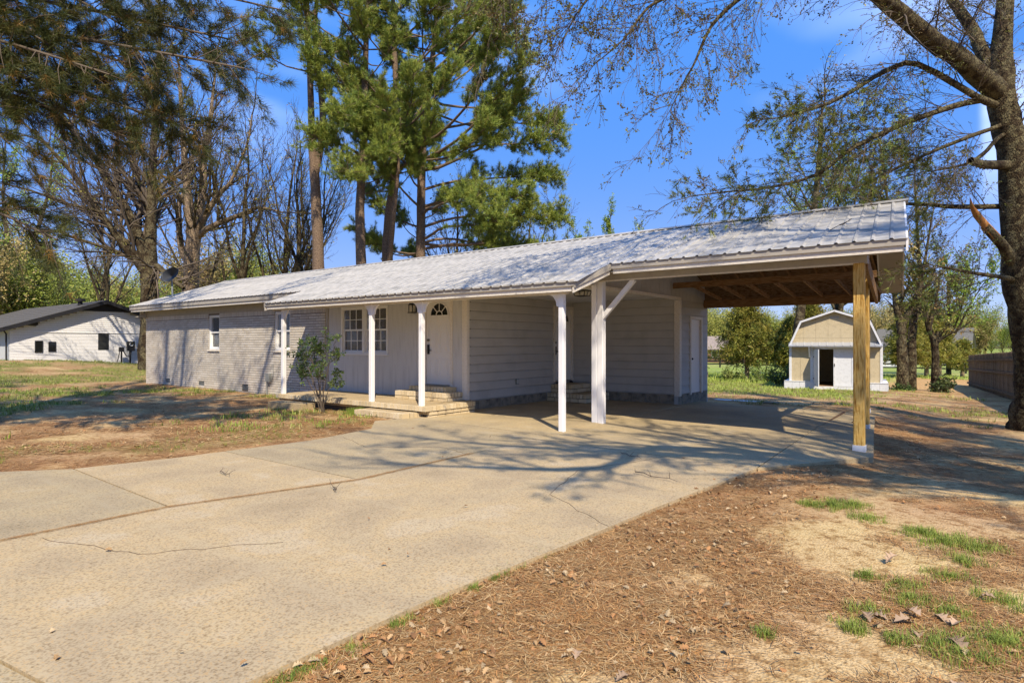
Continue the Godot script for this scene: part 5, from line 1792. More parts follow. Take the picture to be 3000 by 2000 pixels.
func pine_tree(called: String, label: String, group: String, trunks: Array, y0: float, y1: float, wide: float, seed_: int, opt: Dictionary) -> Node3D:
	rng.seed = seed_
	var o := tree(called, label, group)
	var trunk := Round.new()
	var bark := Round.new()
	var places := []
	var tints := PackedColorArray()
	for tk in trunks.size():
		var q := path_of(trunks[tk])
		q = smooth_path(q[0], q[1], 4)
		var p: PackedVector3Array = q[0]
		var r: PackedFloat32Array = q[1]
		trunk.tube(p, r, 10, true, 0.08)
		for i in p.size() - 1:
			var n := int((p[i + 1].y - p[i].y) * opt.get("whorl", 3.2) + rng.randf())
			for k in n:
				var at := p[i].lerp(p[i + 1], rng.randf())
				if at.y < y0 or (tk > 0 and at.y < y0 + 2):
					continue
				var f := clampf((at.y - y0) / (y1 - y0), 0, 1)
				var a := rng.randf() * TAU
				var d := Vector3(cos(a), 0, sin(a))
				var lean: Vector3 = opt.get("lean", Vector3.ZERO)
				var l := wide * (0.35 + 0.65 * sin(PI * clampf(0.25 + f * 0.72, 0, 1))) * rf(0.55, 1.1) * (1.0 + 0.5 * d.dot(lean))
				if rng.randf() < opt.get("gaps", 0.12):
					continue
				var dir := (d + UP * rf(-0.15, 0.45)).normalized()
				var pts := PackedVector3Array([at])
				var rad := PackedFloat32Array([clampf(l * 0.014, 0.02, 0.11)])
				var dirs := [dir]
				for s in 6:
					dir = (dir + rv() * 0.16 + UP * (0.03 + 0.05 * s)).normalized()
					at += dir * l / 6.0
					pts.append(at); rad.append(rad[0] * (1.0 - 0.13 * (s + 1))); dirs.append(dir)
				bark.tube(pts, rad, 5)
				var m := int(l * opt.get("subs", 3.0))
				for s in m:
					var t := lerpf(opt.get("inner", 0.38), 1.0, (s + rng.randf()) / m) * 6.0
					var j := mini(int(t), 5)
					var b := pts[j].lerp(pts[j + 1], t - j)
					var sd: Vector3 = (dirs[j] * 0.8 + dirs[j].cross(rv()).normalized() * 0.8 + UP * 0.28).normalized()
					var sl: float = rf(0.4, 1.15) * opt.get("sub_len", 1.0)
					var e: Vector3 = b + sd * sl
					bark.tube(PackedVector3Array([b, b + sd * sl * 0.5 + rv() * 0.05, e]), PackedFloat32Array([0.014, 0.011, 0.007]), 3)
					var c := opt.get("tufts", 4)
					for u in c:
						var tp := b.lerp(e, lerpf(0.35, 1.0, (u + 0.5) / c)) + rv() * 0.12
						places.append(facing(sd + UP * 0.55 + rv() * 0.45, tp, rf(0.8, 1.25), rng.randf() * TAU))
						tints.append(PINE[rng.randi_range(0, 3)].lerp(Color(0.20, 0.13, 0.035), 0.6 if rng.randf() < 0.05 else 0.0) * rf(0.8, 1.2) * float(opt.get("tone", 1.0)))
	for x in opt.get("extra", []):           # boughs the tree is known by: height, heading, length
		var q := path_of(trunks[0])
		var foot := Vector3.ZERO
		for i in q[0].size() - 1:
			if q[0][i].y <= x[0] and q[0][i + 1].y >= x[0]:
				foot = q[0][i].lerp(q[0][i + 1], (x[0] - q[0][i].y) / (q[0][i + 1].y - q[0][i].y))
		var d := Vector3(x[1], 0, x[2]).normalized()
		var pts := PackedVector3Array()
		var rad := PackedFloat32Array()
		for i in 9:
			var t := i / 8.0
			pts.append(foot + d * x[3] * t + UP * (x[4] * t + 0.25 * sin(t * 5.0)) + rv() * 0.08); rad.append(0.09 * (1.0 - 0.85 * t))
		bark.tube(pts, rad, 5)
		for s in int(x[3] * 11.0):
			var t := lerpf(0.35, 1.0, sqrt(rng.randf())) * 8.0
			var j := mini(int(t), 7)
			var b := pts[j].lerp(pts[j + 1], t - j)
			var sd: Vector3 = (d * 0.6 + d.cross(rv()).normalized() * 0.9 + UP * 0.3).normalized()
			var sl := rf(0.4, 1.3)
			bark.tube(PackedVector3Array([b, b + sd * sl * 0.5 + rv() * 0.05, b + sd * sl]), PackedFloat32Array([0.014, 0.011, 0.007]), 3)
			for u in 9:
				places.append(facing(sd * 0.7 + UP * 0.6 + rv() * 0.6, b + sd * sl * lerpf(0.35, 1.0, u / 8.0) + rv() * 0.14, rf(0.8, 1.25), rng.randf() * TAU))
				tints.append(PINE[rng.randi_range(0, 3)] * rf(0.8, 1.2))
	put("trunk", trunk, M.pine_bark, o)
	put("branches", bark, M[opt.get("twigs", "pine_bark")], o)
	many("crown", needle_tuft(seed_ + 3, opt.get("needles", 22), opt.get("length", 0.26), opt.get("width", 0.011), 1.4), M.needles, places, tints, o)
	return o


func pines():
	var grp := "tall pines behind the house"
	var o := {"whorl": 2.6, "subs": 8.0, "tufts": 9, "length": 0.24, "width": 0.009, "inner": 0.5, "lean": Vector3(0.3, 0, -0.1), "gaps": 0.15}
	pine_tree("pine_tree", "tall pine with a trunk forked in two, leftmost of the pines behind the roof", grp,
		[[-27.47, -0.6, -19.27, 0.36, -27.47, 5.35, -19.27, 0.30, -27.54, 8.07, -19.21, 0.28, -27.63, 10.34, -19.14, 0.25, -27.74, 11.92, -19.06, 0.19, -27.81, 14.87, -19.01, 0.16, -27.92, 18.05, -18.92, 0.13, -28.03, 22.81, -18.84, 0.07],
		[-27.60, 10.34, -19.17, 0.19, -27.36, 12.62, -19.43, 0.17, -27.48, 14.92, -19.41, 0.16, -27.79, 17.68, -19.25, 0.12, -27.73, 20.00, -19.37, 0.10, -27.65, 23.24, -19.50, 0.06]], 14.5, 24, 3.6, 71, {"whorl": 2.4, "subs": 7.0, "tufts": 8, "length": 0.24, "width": 0.009, "gaps": 0.2})
	pine_tree("pine_tree", "second pine from the left behind the roof, slender single trunk", grp,
		[[-26.47, -0.6, -21.29, 0.32, -26.51, 5.93, -21.26, 0.27, -26.56, 8.74, -21.22, 0.25, -26.40, 12.25, -21.35, 0.20, -26.34, 15.76, -21.39, 0.17, -26.27, 19.96, -21.45, 0.12, -26.21, 23.47, -21.49, 0.06]], 9.4, 24, 4.2, 72, {"extra": [[11.4, 0.2, 0.95, 3.8, 0.4], [12.2, 0.6, 0.8, 4.4, 0.5], [9.8, 0.7, 0.75, 4.0, 0.2], [11.0, 0.9, 0.4, 4.2, 0.2]], "whorl": 2.0, "subs": 8.0, "tufts": 8, "length": 0.24, "width": 0.009, "inner": 0.5, "gaps": 0.15, "lean": Vector3(0.2, 0, 0.5)})
	pine_tree("pine_tree", "third pine from the left behind the roof, thick trunk dividing low down", grp,
		[[-26.18, -0.6, -22.77, 0.36, -26.16, 6.07, -22.79, 0.30, -26.09, 8.48, -22.85, 0.26, -25.86, 10.89, -23.02, 0.21, -25.76, 14.50, -23.10, 0.18, -25.86, 18.11, -23.02, 0.14, -25.95, 22.93, -22.95, 0.07],
		[-26.16, 5.2, -22.79, 0.2, -25.6, 6.4, -22.5, 0.16, -24.9, 8.2, -22.1, 0.13, -24.3, 10.6, -21.9, 0.09, -23.9, 13.2, -21.7, 0.05]], 10.0, 25, 5.4, 73, o)
	pine_tree("pine_tree", "broadest pine behind the roof, its bright crown spreading far to the right", grp,
		[[-25.44, -0.6, -24.60, 0.32, -25.42, 6.20, -24.62, 0.27, -25.40, 9.18, -24.63, 0.25, -25.34, 12.40, -24.68, 0.22, -25.04, 16.12, -24.91, 0.18, -24.75, 19.59, -25.13, 0.13, -24.55, 23.56, -25.28, 0.07]], 6.2, 25, 7.2, 74, {"extra": [[6.9, 0.79, -0.6, 7.2, 0.2], [7.4, 0.9, 0.1, 6.5, 0.5], [8.2, 0.79, -0.6, 8.0, 0.9], [9.3, 0.75, -0.2, 6.8, 0.3], [10.2, 0.8, -0.6, 7.6, 1.2], [8.8, 0.95, 0.3, 6.2, 0.0], [7.2, 0.5, -0.8, 5.5, 0.3], [12.0, 0.79, -0.5, 7.8, 1.2], [13.5, 0.79, -0.6, 7.6, 1.0]], "whorl": 3.4, "subs": 9.0, "tufts": 9, "length": 0.24, "width": 0.009, "inner": 0.5, "lean": Vector3(0.45, 0, -0.3), "gaps": 0.12})
	hanging_pine()


func hanging_pine():
	# a pine just left of the view; its low boughs hang into the top left corner, on the shaded side
	rng.seed = 75
	var o := tree("pine_tree", "dark pine boughs hanging into the top left corner close by")
	var trunk := Round.new()
	var q := path_of([-14.4, -0.2, -0.4, 0.34, -14.3, 3.0, -0.5, 0.30, -14.2, 7.0, -0.6, 0.26, -14.0, 11.0, -0.6, 0.2, -13.9, 16.0, -0.7, 0.08])
	q = smooth_path(q[0], q[1])
	trunk.tube(q[0], q[1], 12, true, 0.08)
	put("trunk", trunk, M.pine_bark, o)
	var bark := Round.new()
	var places := []
	var tints := PackedColorArray()
	var ends := [[-9.15, 4.65, -4.33], [-9.92, 5.57, -4.37], [-8.74, 5.99, -4.64], [-9.32, 4.33, -3.69], [-10.41, 4.84, -3.36], [-11.58, 5.43, -3.10], [-8.46, 6.60, -5.24], [-10.77, 3.06, -3.09], [-11.67, 3.59, -2.90], [-9.91, 6.12, -3.75], [-9.71, 7.05, -4.53], [-10.70, 4.30, -2.51], [-8.02, 5.30, -4.44], [-9.26, 5.13, -3.24], [-10.29, 5.67, -2.95], [-11.2, 6.6, 3.4], [-12.0, 8.6, 2.6], [-16.5, 7.2, 1.5], [-11.0, 9.5, -2.0], [-10.4, 8.4, -1.0], [-12.0, 11.0, 1.0], [-16.0, 10.0, -2.0]]
	for e in ends:
		var to := Vector3(e[0], e[1], e[2])
		var from := Vector3(-14.2, to.y + rf(0.6, 1.6), -0.6)
		var pts := PackedVector3Array()
		var rad := PackedFloat32Array()
		var swing := rv() * 0.35
		for i in 9:
			var t := i / 8.0
			pts.append(from.lerp(to, t) + Vector3(swing.x, 0.5 + swing.y, swing.z) * sin(PI * t)); rad.append(0.05 * (1.0 - 0.85 * t) + 0.004)
		bark.tube(pts, rad, 6)
		var l := from.distance_to(to)
		for s in int(l * 9.5):
			var t := lerpf(0.22, 1.0, rng.randf()) * 8.0
			var j := mini(int(t), 7)
			var b := pts[j].lerp(pts[j + 1], t - j)
			var dir := (pts[j + 1] - pts[j]).normalized()
			var sd: Vector3 = (dir * 0.9 + dir.cross(rv()).normalized() * 0.9 - UP * 0.1).normalized()
			var sl := rf(0.3, 0.95)
			var mid: Vector3 = b + sd * sl * 0.5 + rv() * 0.05
			var tip: Vector3 = b + sd * sl - UP * 0.06
			bark.tube(PackedVector3Array([b, mid, tip]), PackedFloat32Array([0.009, 0.007, 0.004]), 3)
			for u in 12:
				places.append(facing((tip - b).normalized() + rv() * 0.4, b.lerp(tip, lerpf(0.55, 1.05, u / 11.0)) + rv() * 0.06, rf(0.75, 1.2), rng.randf() * TAU))
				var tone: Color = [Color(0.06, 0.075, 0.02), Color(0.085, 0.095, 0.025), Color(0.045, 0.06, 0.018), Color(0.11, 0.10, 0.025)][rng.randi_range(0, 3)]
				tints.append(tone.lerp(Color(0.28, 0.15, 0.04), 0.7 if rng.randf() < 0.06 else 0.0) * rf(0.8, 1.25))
	put("branches", bark, M.twig_bark, o)
	many("crown", needle_tuft(78, 26, 0.15, 0.003, 1.3), M.needles, places, tints, o)



func yard_trees():
	# trees of the front yard beyond the frame; their shade lies across the drive, the lawn and the roof
	var shade := stems(Vector3(6.6, -0.1, -5.2), 18, 0.32, 5, 0.42, 81)
	shade.append([6.5, 4.2, -5.2, 0.2, 4.6, 7.3, -4.6, 0.16, 2.6, 9.0, -3.1, 0.13, 3.1, 9.6, -0.8, 0.11, 2.2, 10.3, 0.6, 0.05])
	shade.append([6.5, 5.6, -5.2, 0.17, 5.0, 8.6, -3.6, 0.13, 4.6, 11.0, -1.4, 0.1, 3.6, 12.6, 0.4, 0.07, 2.8, 14.0, 1.6, 0.04])
	bare_tree("shade_tree", "tall bare tree in the front yard beyond the right edge of the view", shade, 81, {"gap": 0.5, "reach": 2.9, "level": 2, "kids": 5, "leaf": 0.10, "size": 0.1, "finest": 0.006})
	bare_tree("shade_tree", "many-stemmed bare tree in the front yard left of the drive", stems(Vector3(-11.5, -0.1, 1.6), 22, 0.36, 7, 0.55, 82), 82, {"bare": 0.5, "gap": 0.7, "reach": 3.6, "level": 2, "kids": 5, "leaf": 0.25, "size": 0.1, "finest": 0.008})
	bare_tree("shade_tree", "bare tree in the side yard right of the carport", stems(Vector3(8.0, -0.2, -8.0), 16, 0.30, 4, 0.5, 83), 83, {"gap": 1.2, "reach": 2.6, "level": 2, "kids": 3, "leaf": 0.2, "size": 0.1, "finest": 0.006})
	bare_tree("shade_tree", "slim bare tree beyond the board fence", stems(Vector3(8.5, -0.2, -15.5), 15, 0.24, 4, 0.5, 84), 84, {"gap": 1.2, "reach": 2.6, "level": 2, "kids": 3, "leaf": 0.2, "size": 0.1, "finest": 0.006})
	pine_tree("shade_pine", "tall pine in the front yard behind the lawn", "",
		[[-15.0, -0.2, 8.0, 0.3, -15.1, 8.0, 8.1, 0.26, -15.2, 16.0, 8.0, 0.2, -15.2, 24.0, 8.0, 0.06]], 12.0, 24, 4.2, 85, {"whorl": 2.0, "subs": 2.6, "tufts": 4, "gaps": 0.2})
	pine_tree("shade_pine", "tall pine in the side yard beyond the carport", "",
		[[13.5, -0.2, -2.0, 0.3, 13.5, 8.0, -2.0, 0.26, 13.6, 16.0, -2.1, 0.2, 13.6, 25.0, -2.0, 0.06]], 12.0, 25, 4.4, 86, {"whorl": 2.0, "subs": 2.6, "tufts": 4, "gaps": 0.2})


func backyard_trees():
	# the great many-stemmed tree at the left end of the house
	bare_tree("bare_tree", "great dark many-stemmed bare tree just behind the left end of the house",
		[[-36.58, -0.7, -14.81, 0.75, -36.58, 0.47, -14.81, 0.62, -36.58, 2.68, -14.81, 0.50, -36.61, 3.91, -14.79, 0.46, -36.64, 5.22, -14.77, 0.42, -36.58, 6.84, -14.81, 0.32, -36.56, 9.18, -14.83, 0.24, -36.51, 11.39, -14.87, 0.20, -36.40, 13.35, -14.94, 0.17, -36.30, 15.95, -15.02, 0.13, -36.15, 19.20, -15.14, 0.08],
		[-36.66, 4.8, -14.78, 0.34, -36.76, 5.67, -14.67, 0.30, -36.92, 7.34, -14.37, 0.27, -37.27, 8.73, -13.92, 0.24, -37.88, 10.18, -13.27, 0.20, -38.38, 11.61, -12.71, 0.16, -38.77, 12.46, -12.23, 0.13, -39.66, 14.32, -11.37, 0.08, -40.39, 16.79, -10.63, 0.05],
		[-36.7, 4.6, -14.75, 0.28, -36.82, 5.54, -14.63, 0.24, -37.17, 6.73, -14.00, 0.22, -37.62, 7.71, -13.29, 0.19, -38.05, 8.99, -12.60, 0.16, -38.62, 10.56, -11.81, 0.13, -38.88, 11.29, -11.25, 0.10, -39.13, 12.01, -10.70, 0.08, -40.14, 13.57, -9.56, 0.05],
		[-36.7, 4.5, -14.75, 0.24, -36.84, 5.35, -14.61, 0.20, -36.86, 6.20, -14.05, 0.17, -37.05, 7.15, -13.37, 0.14, -37.36, 8.52, -12.59, 0.10, -38.05, 8.80, -11.52, 0.08, -38.61, 9.19, -10.56, 0.065, -38.95, 9.45, -9.76, 0.05, -39.36, 9.61, -8.90, 0.03],
		[-36.9, 5.7, -14.55, 0.14, -37.23, 6.19, -14.31, 0.12, -37.33, 6.49, -13.48, 0.10, -37.56, 6.78, -12.55, 0.085, -37.80, 7.05, -11.61, 0.07, -37.82, 7.31, -10.84, 0.055, -38.42, 7.35, -9.62, 0.03],
		[-36.58, 7.8, -14.81, 0.19, -36.61, 8.79, -14.79, 0.16, -37.24, 9.63, -14.62, 0.14, -37.72, 11.21, -14.56, 0.12, -38.21, 12.41, -14.51, 0.10, -38.86, 15.03, -14.33, 0.07],
		[-36.57, 7.0, -14.81, 0.19, -36.51, 8.14, -14.87, 0.16, -36.57, 9.76, -15.13, 0.14, -36.36, 10.75, -15.61, 0.10, -35.68, 11.94, -16.45, 0.07, -34.87, 13.29, -17.38, 0.04],
		[-36.60, 5.4, -14.8, 0.22, -36.51, 5.67, -14.87, 0.20, -35.94, 5.76, -14.88, 0.18, -35.13, 5.21, -15.08, 0.15, -34.08, 4.48, -15.46, 0.10]],
		91, {"bare": 0.4, "gap": 0.42, "reach": 3.8, "level": 2, "kids": 5, "leaf": 0.06, "size": 0.09, "rise": 0.04, "twigs": "twig_bark"})
	bare_tree("bare_tree", "sunlit twisted pale-brown trunk right of the dark many-stemmed tree",
		[[-42.98, -0.9, -19.99, 0.62, -42.98, 4.32, -19.99, 0.55, -42.98, 6.32, -19.99, 0.50, -42.91, 7.99, -20.04, 0.48, -42.85, 9.24, -20.09, 0.45, -43.04, 10.49, -19.94, 0.34, -43.18, 11.82, -19.83, 0.27, -43.37, 14.66, -19.68, 0.20, -43.51, 17.16, -19.58, 0.15, -43.64, 20.49, -19.48, 0.08],
		[-42.85, 9.0, -20.09, 0.4, -42.78, 9.66, -20.14, 0.36, -42.72, 10.87, -20.44, 0.30, -42.72, 12.26, -20.69, 0.25, -42.85, 14.84, -20.84, 0.18, -42.72, 17.45, -21.19, 0.13, -42.65, 20.94, -21.50, 0.07],
		[-42.88, 8.5, -20.06, 0.3, -42.71, 9.16, -20.19, 0.25, -41.85, 10.61, -20.60, 0.20, -41.00, 11.73, -21.00, 0.16, -40.21, 12.50, -21.35, 0.12, -39.17, 14.90, -21.89, 0.08, -38.73, 16.78, -21.98, 0.05],
		[-42.9, 8.3, -20.05, 0.26, -42.58, 8.82, -20.29, 0.22, -41.65, 9.33, -20.50, 0.20, -40.34, 9.75, -21.00, 0.17, -38.86, 10.23, -21.63, 0.13, -37.78, 10.47, -21.95, 0.10, -36.21, 10.06, -22.65, 0.05],
		[-42.98, 6.3, -19.99, 0.3, -43.11, 6.91, -19.88, 0.25, -43.51, 7.99, -19.58, 0.22, -43.64, 9.82, -19.48, 0.20, -43.57, 11.32, -19.53, 0.15, -42.98, 12.82, -19.99, 0.10, -42.85, 15.49, -20.09, 0.06]],
		92, {"bare": 0.45, "gap": 0.7, "reach": 4.2, "level": 2, "kids": 4, "leaf": 0.10, "size": 0.11, "bark": "brown_bark", "twigs": "gray_bark"})
	# slimmer bare trees between there and the pines
	var spots := [[-38.9, -20.9, 15, "slim bare tree left of the pines, nearest the sunlit twisted trunk"], [-38.2, -23.6, 16, "slim bare tree with mossy stems midway between the twisted trunk and the pines"], [-34.8, -23.6, 14, "slim leaning bare tree just left of the forked pine"], [-43.5, -28.0, 18, "pale bare tree seen through the gap left of the forked pine"], [-50.0, -24.0, 18, "rusty-budded bare tree behind the many-stemmed tree"], [-56.0, -19.0, 17, "bare tree above the neighbouring roof ridge"]]
	var k := 0
	for s in spots:
		bare_tree("bare_tree", s[3], stems(Vector3(s[0], land(s[0], s[1]) - 0.3, s[1]), s[2], 0.2 + 0.02 * (k % 3), 4, 0.38, 100 + k), 100 + k, {"group": "slim bare trees behind the house", "gap": 0.9, "reach": 3.2, "level": 2, "kids": 4, "rise": 0.14, "leaf": [0.10, 0.16, 0.06, 0.06, 0.35, 0.15][k], "size": 0.11, "finest": 0.011, "tones": [OLIVE, OLIVE, OLIVE, OLIVE, [Color(0.26, 0.15, 0.05), Color(0.30, 0.19, 0.06), Color(0.2, 0.17, 0.05)], FRESH][k]})
		k += 1
	for s in [[-30.5, -33.0, 12, "gray leafless tree seen between the pine trunks"], [-26.0, -36.0, 12, "gray leafless tree right of the pine trunks above the roof"]]:
		bare_tree("bare_tree", s[3], stems(Vector3(s[0], -0.9, s[1]), s[2], 0.2, 5, 0.5, 110 + k), 110 + k, {"group": "slim bare trees behind the house", "gap": 0.9, "reach": 3.0, "level": 2, "kids": 4, "leaf": 0.1, "size": 0.15, "finest": 0.012})
		k += 1
	# fresh green trees
	bare_tree("leafing_tree", "double-trunked tree in fresh green leaf at the far left beyond the neighbouring roof",
		[[-75.77, -0.67, -17.54, 0.6, -75.77, 4.43, -17.54, 0.45, -75.91, 7.83, -17.44, 0.34, -75.67, 11.23, -17.62, 0.22, -76.01, 15.91, -17.36, 0.13, -75.84, 21.01, -17.49, 0.06], [-74.66, -0.67, -18.39, 0.5, -74.73, 5.28, -18.34, 0.4, -74.69, 7.83, -18.37, 0.3, -73.48, 12.08, -19.30, 0.2, -72.47, 16.33, -20.07, 0.12, -72.13, 20.58, -20.33, 0.06]],
		121, {"gap": 1.2, "reach": 5.0, "level": 2, "kids": 4, "leaf": 0.8, "size": 0.2, "blades": 9, "tones": FRESH, "finest": 0.015})
	bare_tree("leafing_tree", "young light-green leafing tree showing over the roof ridge right of the pines", stems(Vector3(-22.07, -0.9, -39.78), 10.6, 0.2, 6, 0.42, 122), 122, {"bare": 0.25, "gap": 0.55, "reach": 2.2, "level": 2, "kids": 4, "rise": 0.2, "leaf": 0.9, "size": 0.11, "blades": 9, "tones": FRESH, "finest": 0.01})
	bare_tree("leafing_tree", "bright green leafing tree behind the carport roof and the oak boughs", stems(Vector3(-7.6, -1.0, -45.0), 13.5, 0.24, 6, 0.4, 123), 123, {"gap": 0.8, "reach": 3.0, "level": 2, "kids": 4, "leaf": 0.7, "size": 0.11, "blades": 9, "tones": FRESH, "finest": 0.01})
	bare_tree("leafing_tree", "small pale-green leafing tree left of the board fence in the field", stems(Vector3(-2.2, -1.3, -62.0), 9.5, 0.2, 6, 0.55, 124), 124, {"gap": 0.7, "reach": 2.6, "level": 2, "kids": 4, "leaf": 0.7, "size": 0.13, "blades": 9, "tones": FRESH, "finest": 0.014})
	# trunks behind the shed and by the fence
	bare_tree("bare_tree", "leaning dark trunk beside the left wall of the tan shed",
		[[-8.26, -1.2, -35.24, 0.3, -8.19, -0.39, -35.51, 0.28, -7.95, 2.20, -35.90, 0.24, -7.82, 3.63, -36.21, 0.22, -7.61, 6.02, -36.58, 0.20, -7.17, 10.84, -37.12, 0.15, -7.02, 14.50, -37.45, 0.06]], 131, {"bare": 0.3, "gap": 0.8, "reach": 3.4, "level": 2, "kids": 4, "leaf": 0.3, "size": 0.12, "rise": 0.0})
	bare_tree("bare_tree", "forked lichened trunk right of the shed, left of the twin pair",
		[[-2.77, -0.9, -31.89, 0.3, -2.77, -0.32, -31.89, 0.25, -2.80, 1.35, -31.87, 0.20, -2.85, 2.42, -31.83, 0.18, -3.00, 3.10, -31.71, 0.12, -3.06, 3.93, -31.67, 0.10, -3.2, 6.2, -31.5, 0.07, -3.4, 9.2, -31.4, 0.04], [-2.84, 2.25, -31.84, 0.15, -2.61, 2.72, -31.86, 0.13, -2.41, 3.19, -31.85, 0.11, -2.23, 3.73, -31.83, 0.08, -2.01, 4.73, -31.84, 0.06, -1.7, 7.0, -31.9, 0.03]],
		132, {"bare": 0.32, "gap": 0.5, "reach": 2.0, "level": 2, "kids": 4, "leaf": 0.3, "size": 0.1, "rise": 0.02})
	bare_tree("bare_tree", "straight dark trunk right of the shed, right of the twin pair",
		[[-2.52, -1.0, -32.83, 0.24, -2.52, -0.36, -32.83, 0.20, -2.51, 1.34, -32.84, 0.18, -2.45, 2.58, -32.89, 0.16, -2.23, 3.25, -33.06, 0.12, -2.20, 4.16, -33.08, 0.09, -2.31, 6.6, -32.99, 0.06, -2.4, 9.0, -33.0, 0.03]],
		133, {"bare": 0.35, "gap": 0.5, "reach": 2.2, "level": 2, "kids": 4, "leaf": 0.3, "size": 0.1, "rise": 0.02})
	bare_tree("bare_tree", "small forked tree with sawn stubs midway between the shed and the board fence",
		[[-1.65, -0.9, -32.75, 0.2, -1.65, -0.34, -32.75, 0.16, -1.65, 1.42, -32.75, 0.14, -1.83, 2.11, -32.61, 0.12, -1.99, 2.90, -32.49, 0.10, -2.07, 3.76, -32.42, 0.07, -2.15, 5.4, -32.36, 0.03], [-1.82, 2.35, -32.61, 0.09, -1.72, 2.79, -32.70, 0.07, -1.61, 3.31, -32.78, 0.05, -1.5, 4.4, -32.84, 0.02], [-1.65, 1.40, -32.76, 0.12, -1.57, 1.69, -32.81, 0.10, -1.54, 2.07, -32.83, 0.095], [-1.57, 1.69, -32.81, 0.09, -1.47, 1.76, -32.82, 0.08, -1.38, 1.85, -32.82, 0.092]],
		134, {"bare": 0.5, "gap": 0.55, "reach": 1.4, "level": 2, "kids": 3, "leaf": 0.4, "size": 0.1, "rise": 0.0})
	# cedars
	var cg := "cedars along the back of the yard"
	cedar("broad sunlit olive cedar in the meadow framed under the carport beam", cg, Vector3(-11.1, -0.75, -37.4), 5.2, 2.5, 141)
	cedar("lower yellow-green cedar beside the broad one, next to the shed", cg, Vector3(-9.0, -0.75, -39.0), 3.6, 2.2, 142)
	cedar("narrow dark cedar standing behind the left eave of the shed", cg, Vector3(-8.6, -0.8, -41.5), 6.2, 1.8, 143)
	cedar("cedar behind the right wall of the shed, left of the twin trunks", cg, Vector3(-4.3, -0.9, -52.0), 5.2, 2.0, 144)
	cedar("dense cedar showing between the twin trunks and the small forked tree", cg, Vector3(-3.3, -0.95, -55.0), 4.6, 2.1, 145)
	cedar("rightmost tall cedar of the row behind the small forked tree", cg, Vector3(-2.6, -0.95, -57.0), 4.0, 1.8, 146)
	cedar("round dark low cedar at the far end of the board fence", cg, Vector3(-1.25, -1.2, -60.0), 2.9, 1.7, 147)


func cedar(label: String, group: String, at: Vector3, h: float, wide: float, seed_: int):
	rng.seed = seed_
	var o := tree("cedar_tree", label, group)
	var trunk := Round.new()
	trunk.line(at, at + Vector3(0.1, h * 0.95, 0), 0.16, 0.02, 8)
	var bark := Round.new()
	var places := []
	var tints := PackedColorArray()
	for i in int(h * 60):
		var f := pow(rng.randf(), 0.9)
		var y := lerpf(0.55, h * 0.97, f)
		var a := rng.randf() * TAU
		var l := wide * (1.0 - f * 0.86) * rf(0.45, 1.12)
		var d := Vector3(cos(a), rf(0.15, 0.7), sin(a)).normalized()
		var p := at + Vector3(0, y, 0)
		var e := p + d * l
		bark.tube(PackedVector3Array([p, p + d * l * 0.5, e]), PackedFloat32Array([0.02, 0.013, 0.006]), 3)
		var n := int(3 + l * 5)
		for k in n:
			var t := rf(0.35, 1.05)
			places.append(facing(d + UP * 0.7 + rv() * 0.5, p.lerp(e, t) + rv() * 0.13, rf(0.7, 1.3), rng.randf() * TAU))
			tints.append([Color(0.24, 0.25, 0.04), Color(0.30, 0.29, 0.05), Color(0.16, 0.19, 0.035), Color(0.30, 0.25, 0.05)][rng.randi_range(0, 3)] * rf(0.75, 1.2))
	put("trunk", trunk, M.brown_bark, o)
	put("branches", bark, M.twig_bark, o)
	many("crown", leaf_sprig(seed_, 14, 0.17, 4.0), M.leaves, places, tints, o)


func far_woods():
	# woods that close the view: one mass of many trees, each a real crown on stems
	rng.seed = 777
	var kinds := []
	for k in 3:
		var w := Wood.new()
		w.bark = Round.new()
		w.finest = 0.02
		w.kids = 4
		w.rise = 0.12
		var st := Round.new()
		limbs(w, stems(Vector3.ZERO, 9.5, 0.18, 5, 0.5, 150 + k), st, 0.2, 0.8, 2.8, 1, 6)
		var s := Solid.new()
		for t in w.tips:
			for j in 9:
				var c: Vector3 = t[0] + rv() * 0.8
				var x := rv().normalized() * rf(0.06, 0.15)
				var y := x.cross(rv()).normalized() * x.length() * 0.7
				s.col = Color.WHITE * rf(0.7, 1.2)
				s.col.a = 1.0
				s.quad(c - x, c - y, c + x, c + y)
		kinds.append([s.mesh(), w.bark, st])
	var places := [[], [], []]
	var tints := [PackedColorArray(), PackedColorArray(), PackedColorArray()]
	var tones := [Color(0.33, 0.37, 0.07), Color(0.40, 0.40, 0.09), Color(0.26, 0.32, 0.06), Color(0.38, 0.30, 0.11), Color(0.22, 0.27, 0.055)]
	for b in [[-14, 34, 88, 135, 120, 1.0], [34, 64, 120, 185, 90, 0.8], [64, 92, 165, 250, 110, 1.0], [100, 340, 50, 85, 60, 0.9], [300, 338, 38, 60, 46, 0.9], [-16, 30, 55, 80, 34, 0.8]]:
		for i in b[4]:
			var a := deg_to_rad(rf(b[0], b[1]))
			var dist := rf(b[2], b[3])
			var p := Vector3(-cos(a) * dist, 0, -sin(a) * dist)
			p.y = land(p.x, p.z) - 0.4
			if p.x > -62 and p.z > -26 and p.z < 12:
				continue
			var k := rng.randi_range(0, 2)
			var sc: float = rf(0.75, 1.35) * b[5]
			places[k].append(Transform3D(Basis(UP, rng.randf() * TAU).scaled(Vector3(sc, sc * rf(0.85, 1.15), sc)), p))
			tints[k].append(tones[rng.randi_range(0, 4)] * rf(0.8, 1.15))
	var woods := base("far_woods")
	tag(woods, "", "", "", "stuff")
	for k in 3:
		many("foliage", kinds[k][0], M.leaves, places[k], tints[k], woods)
		many("stems", kinds[k][1].mesh(), M.gray_bark, places[k], PackedColorArray(), woods)
		many("trunks", stem_only(150 + k), M.gray_bark, places[k], PackedColorArray(), woods)

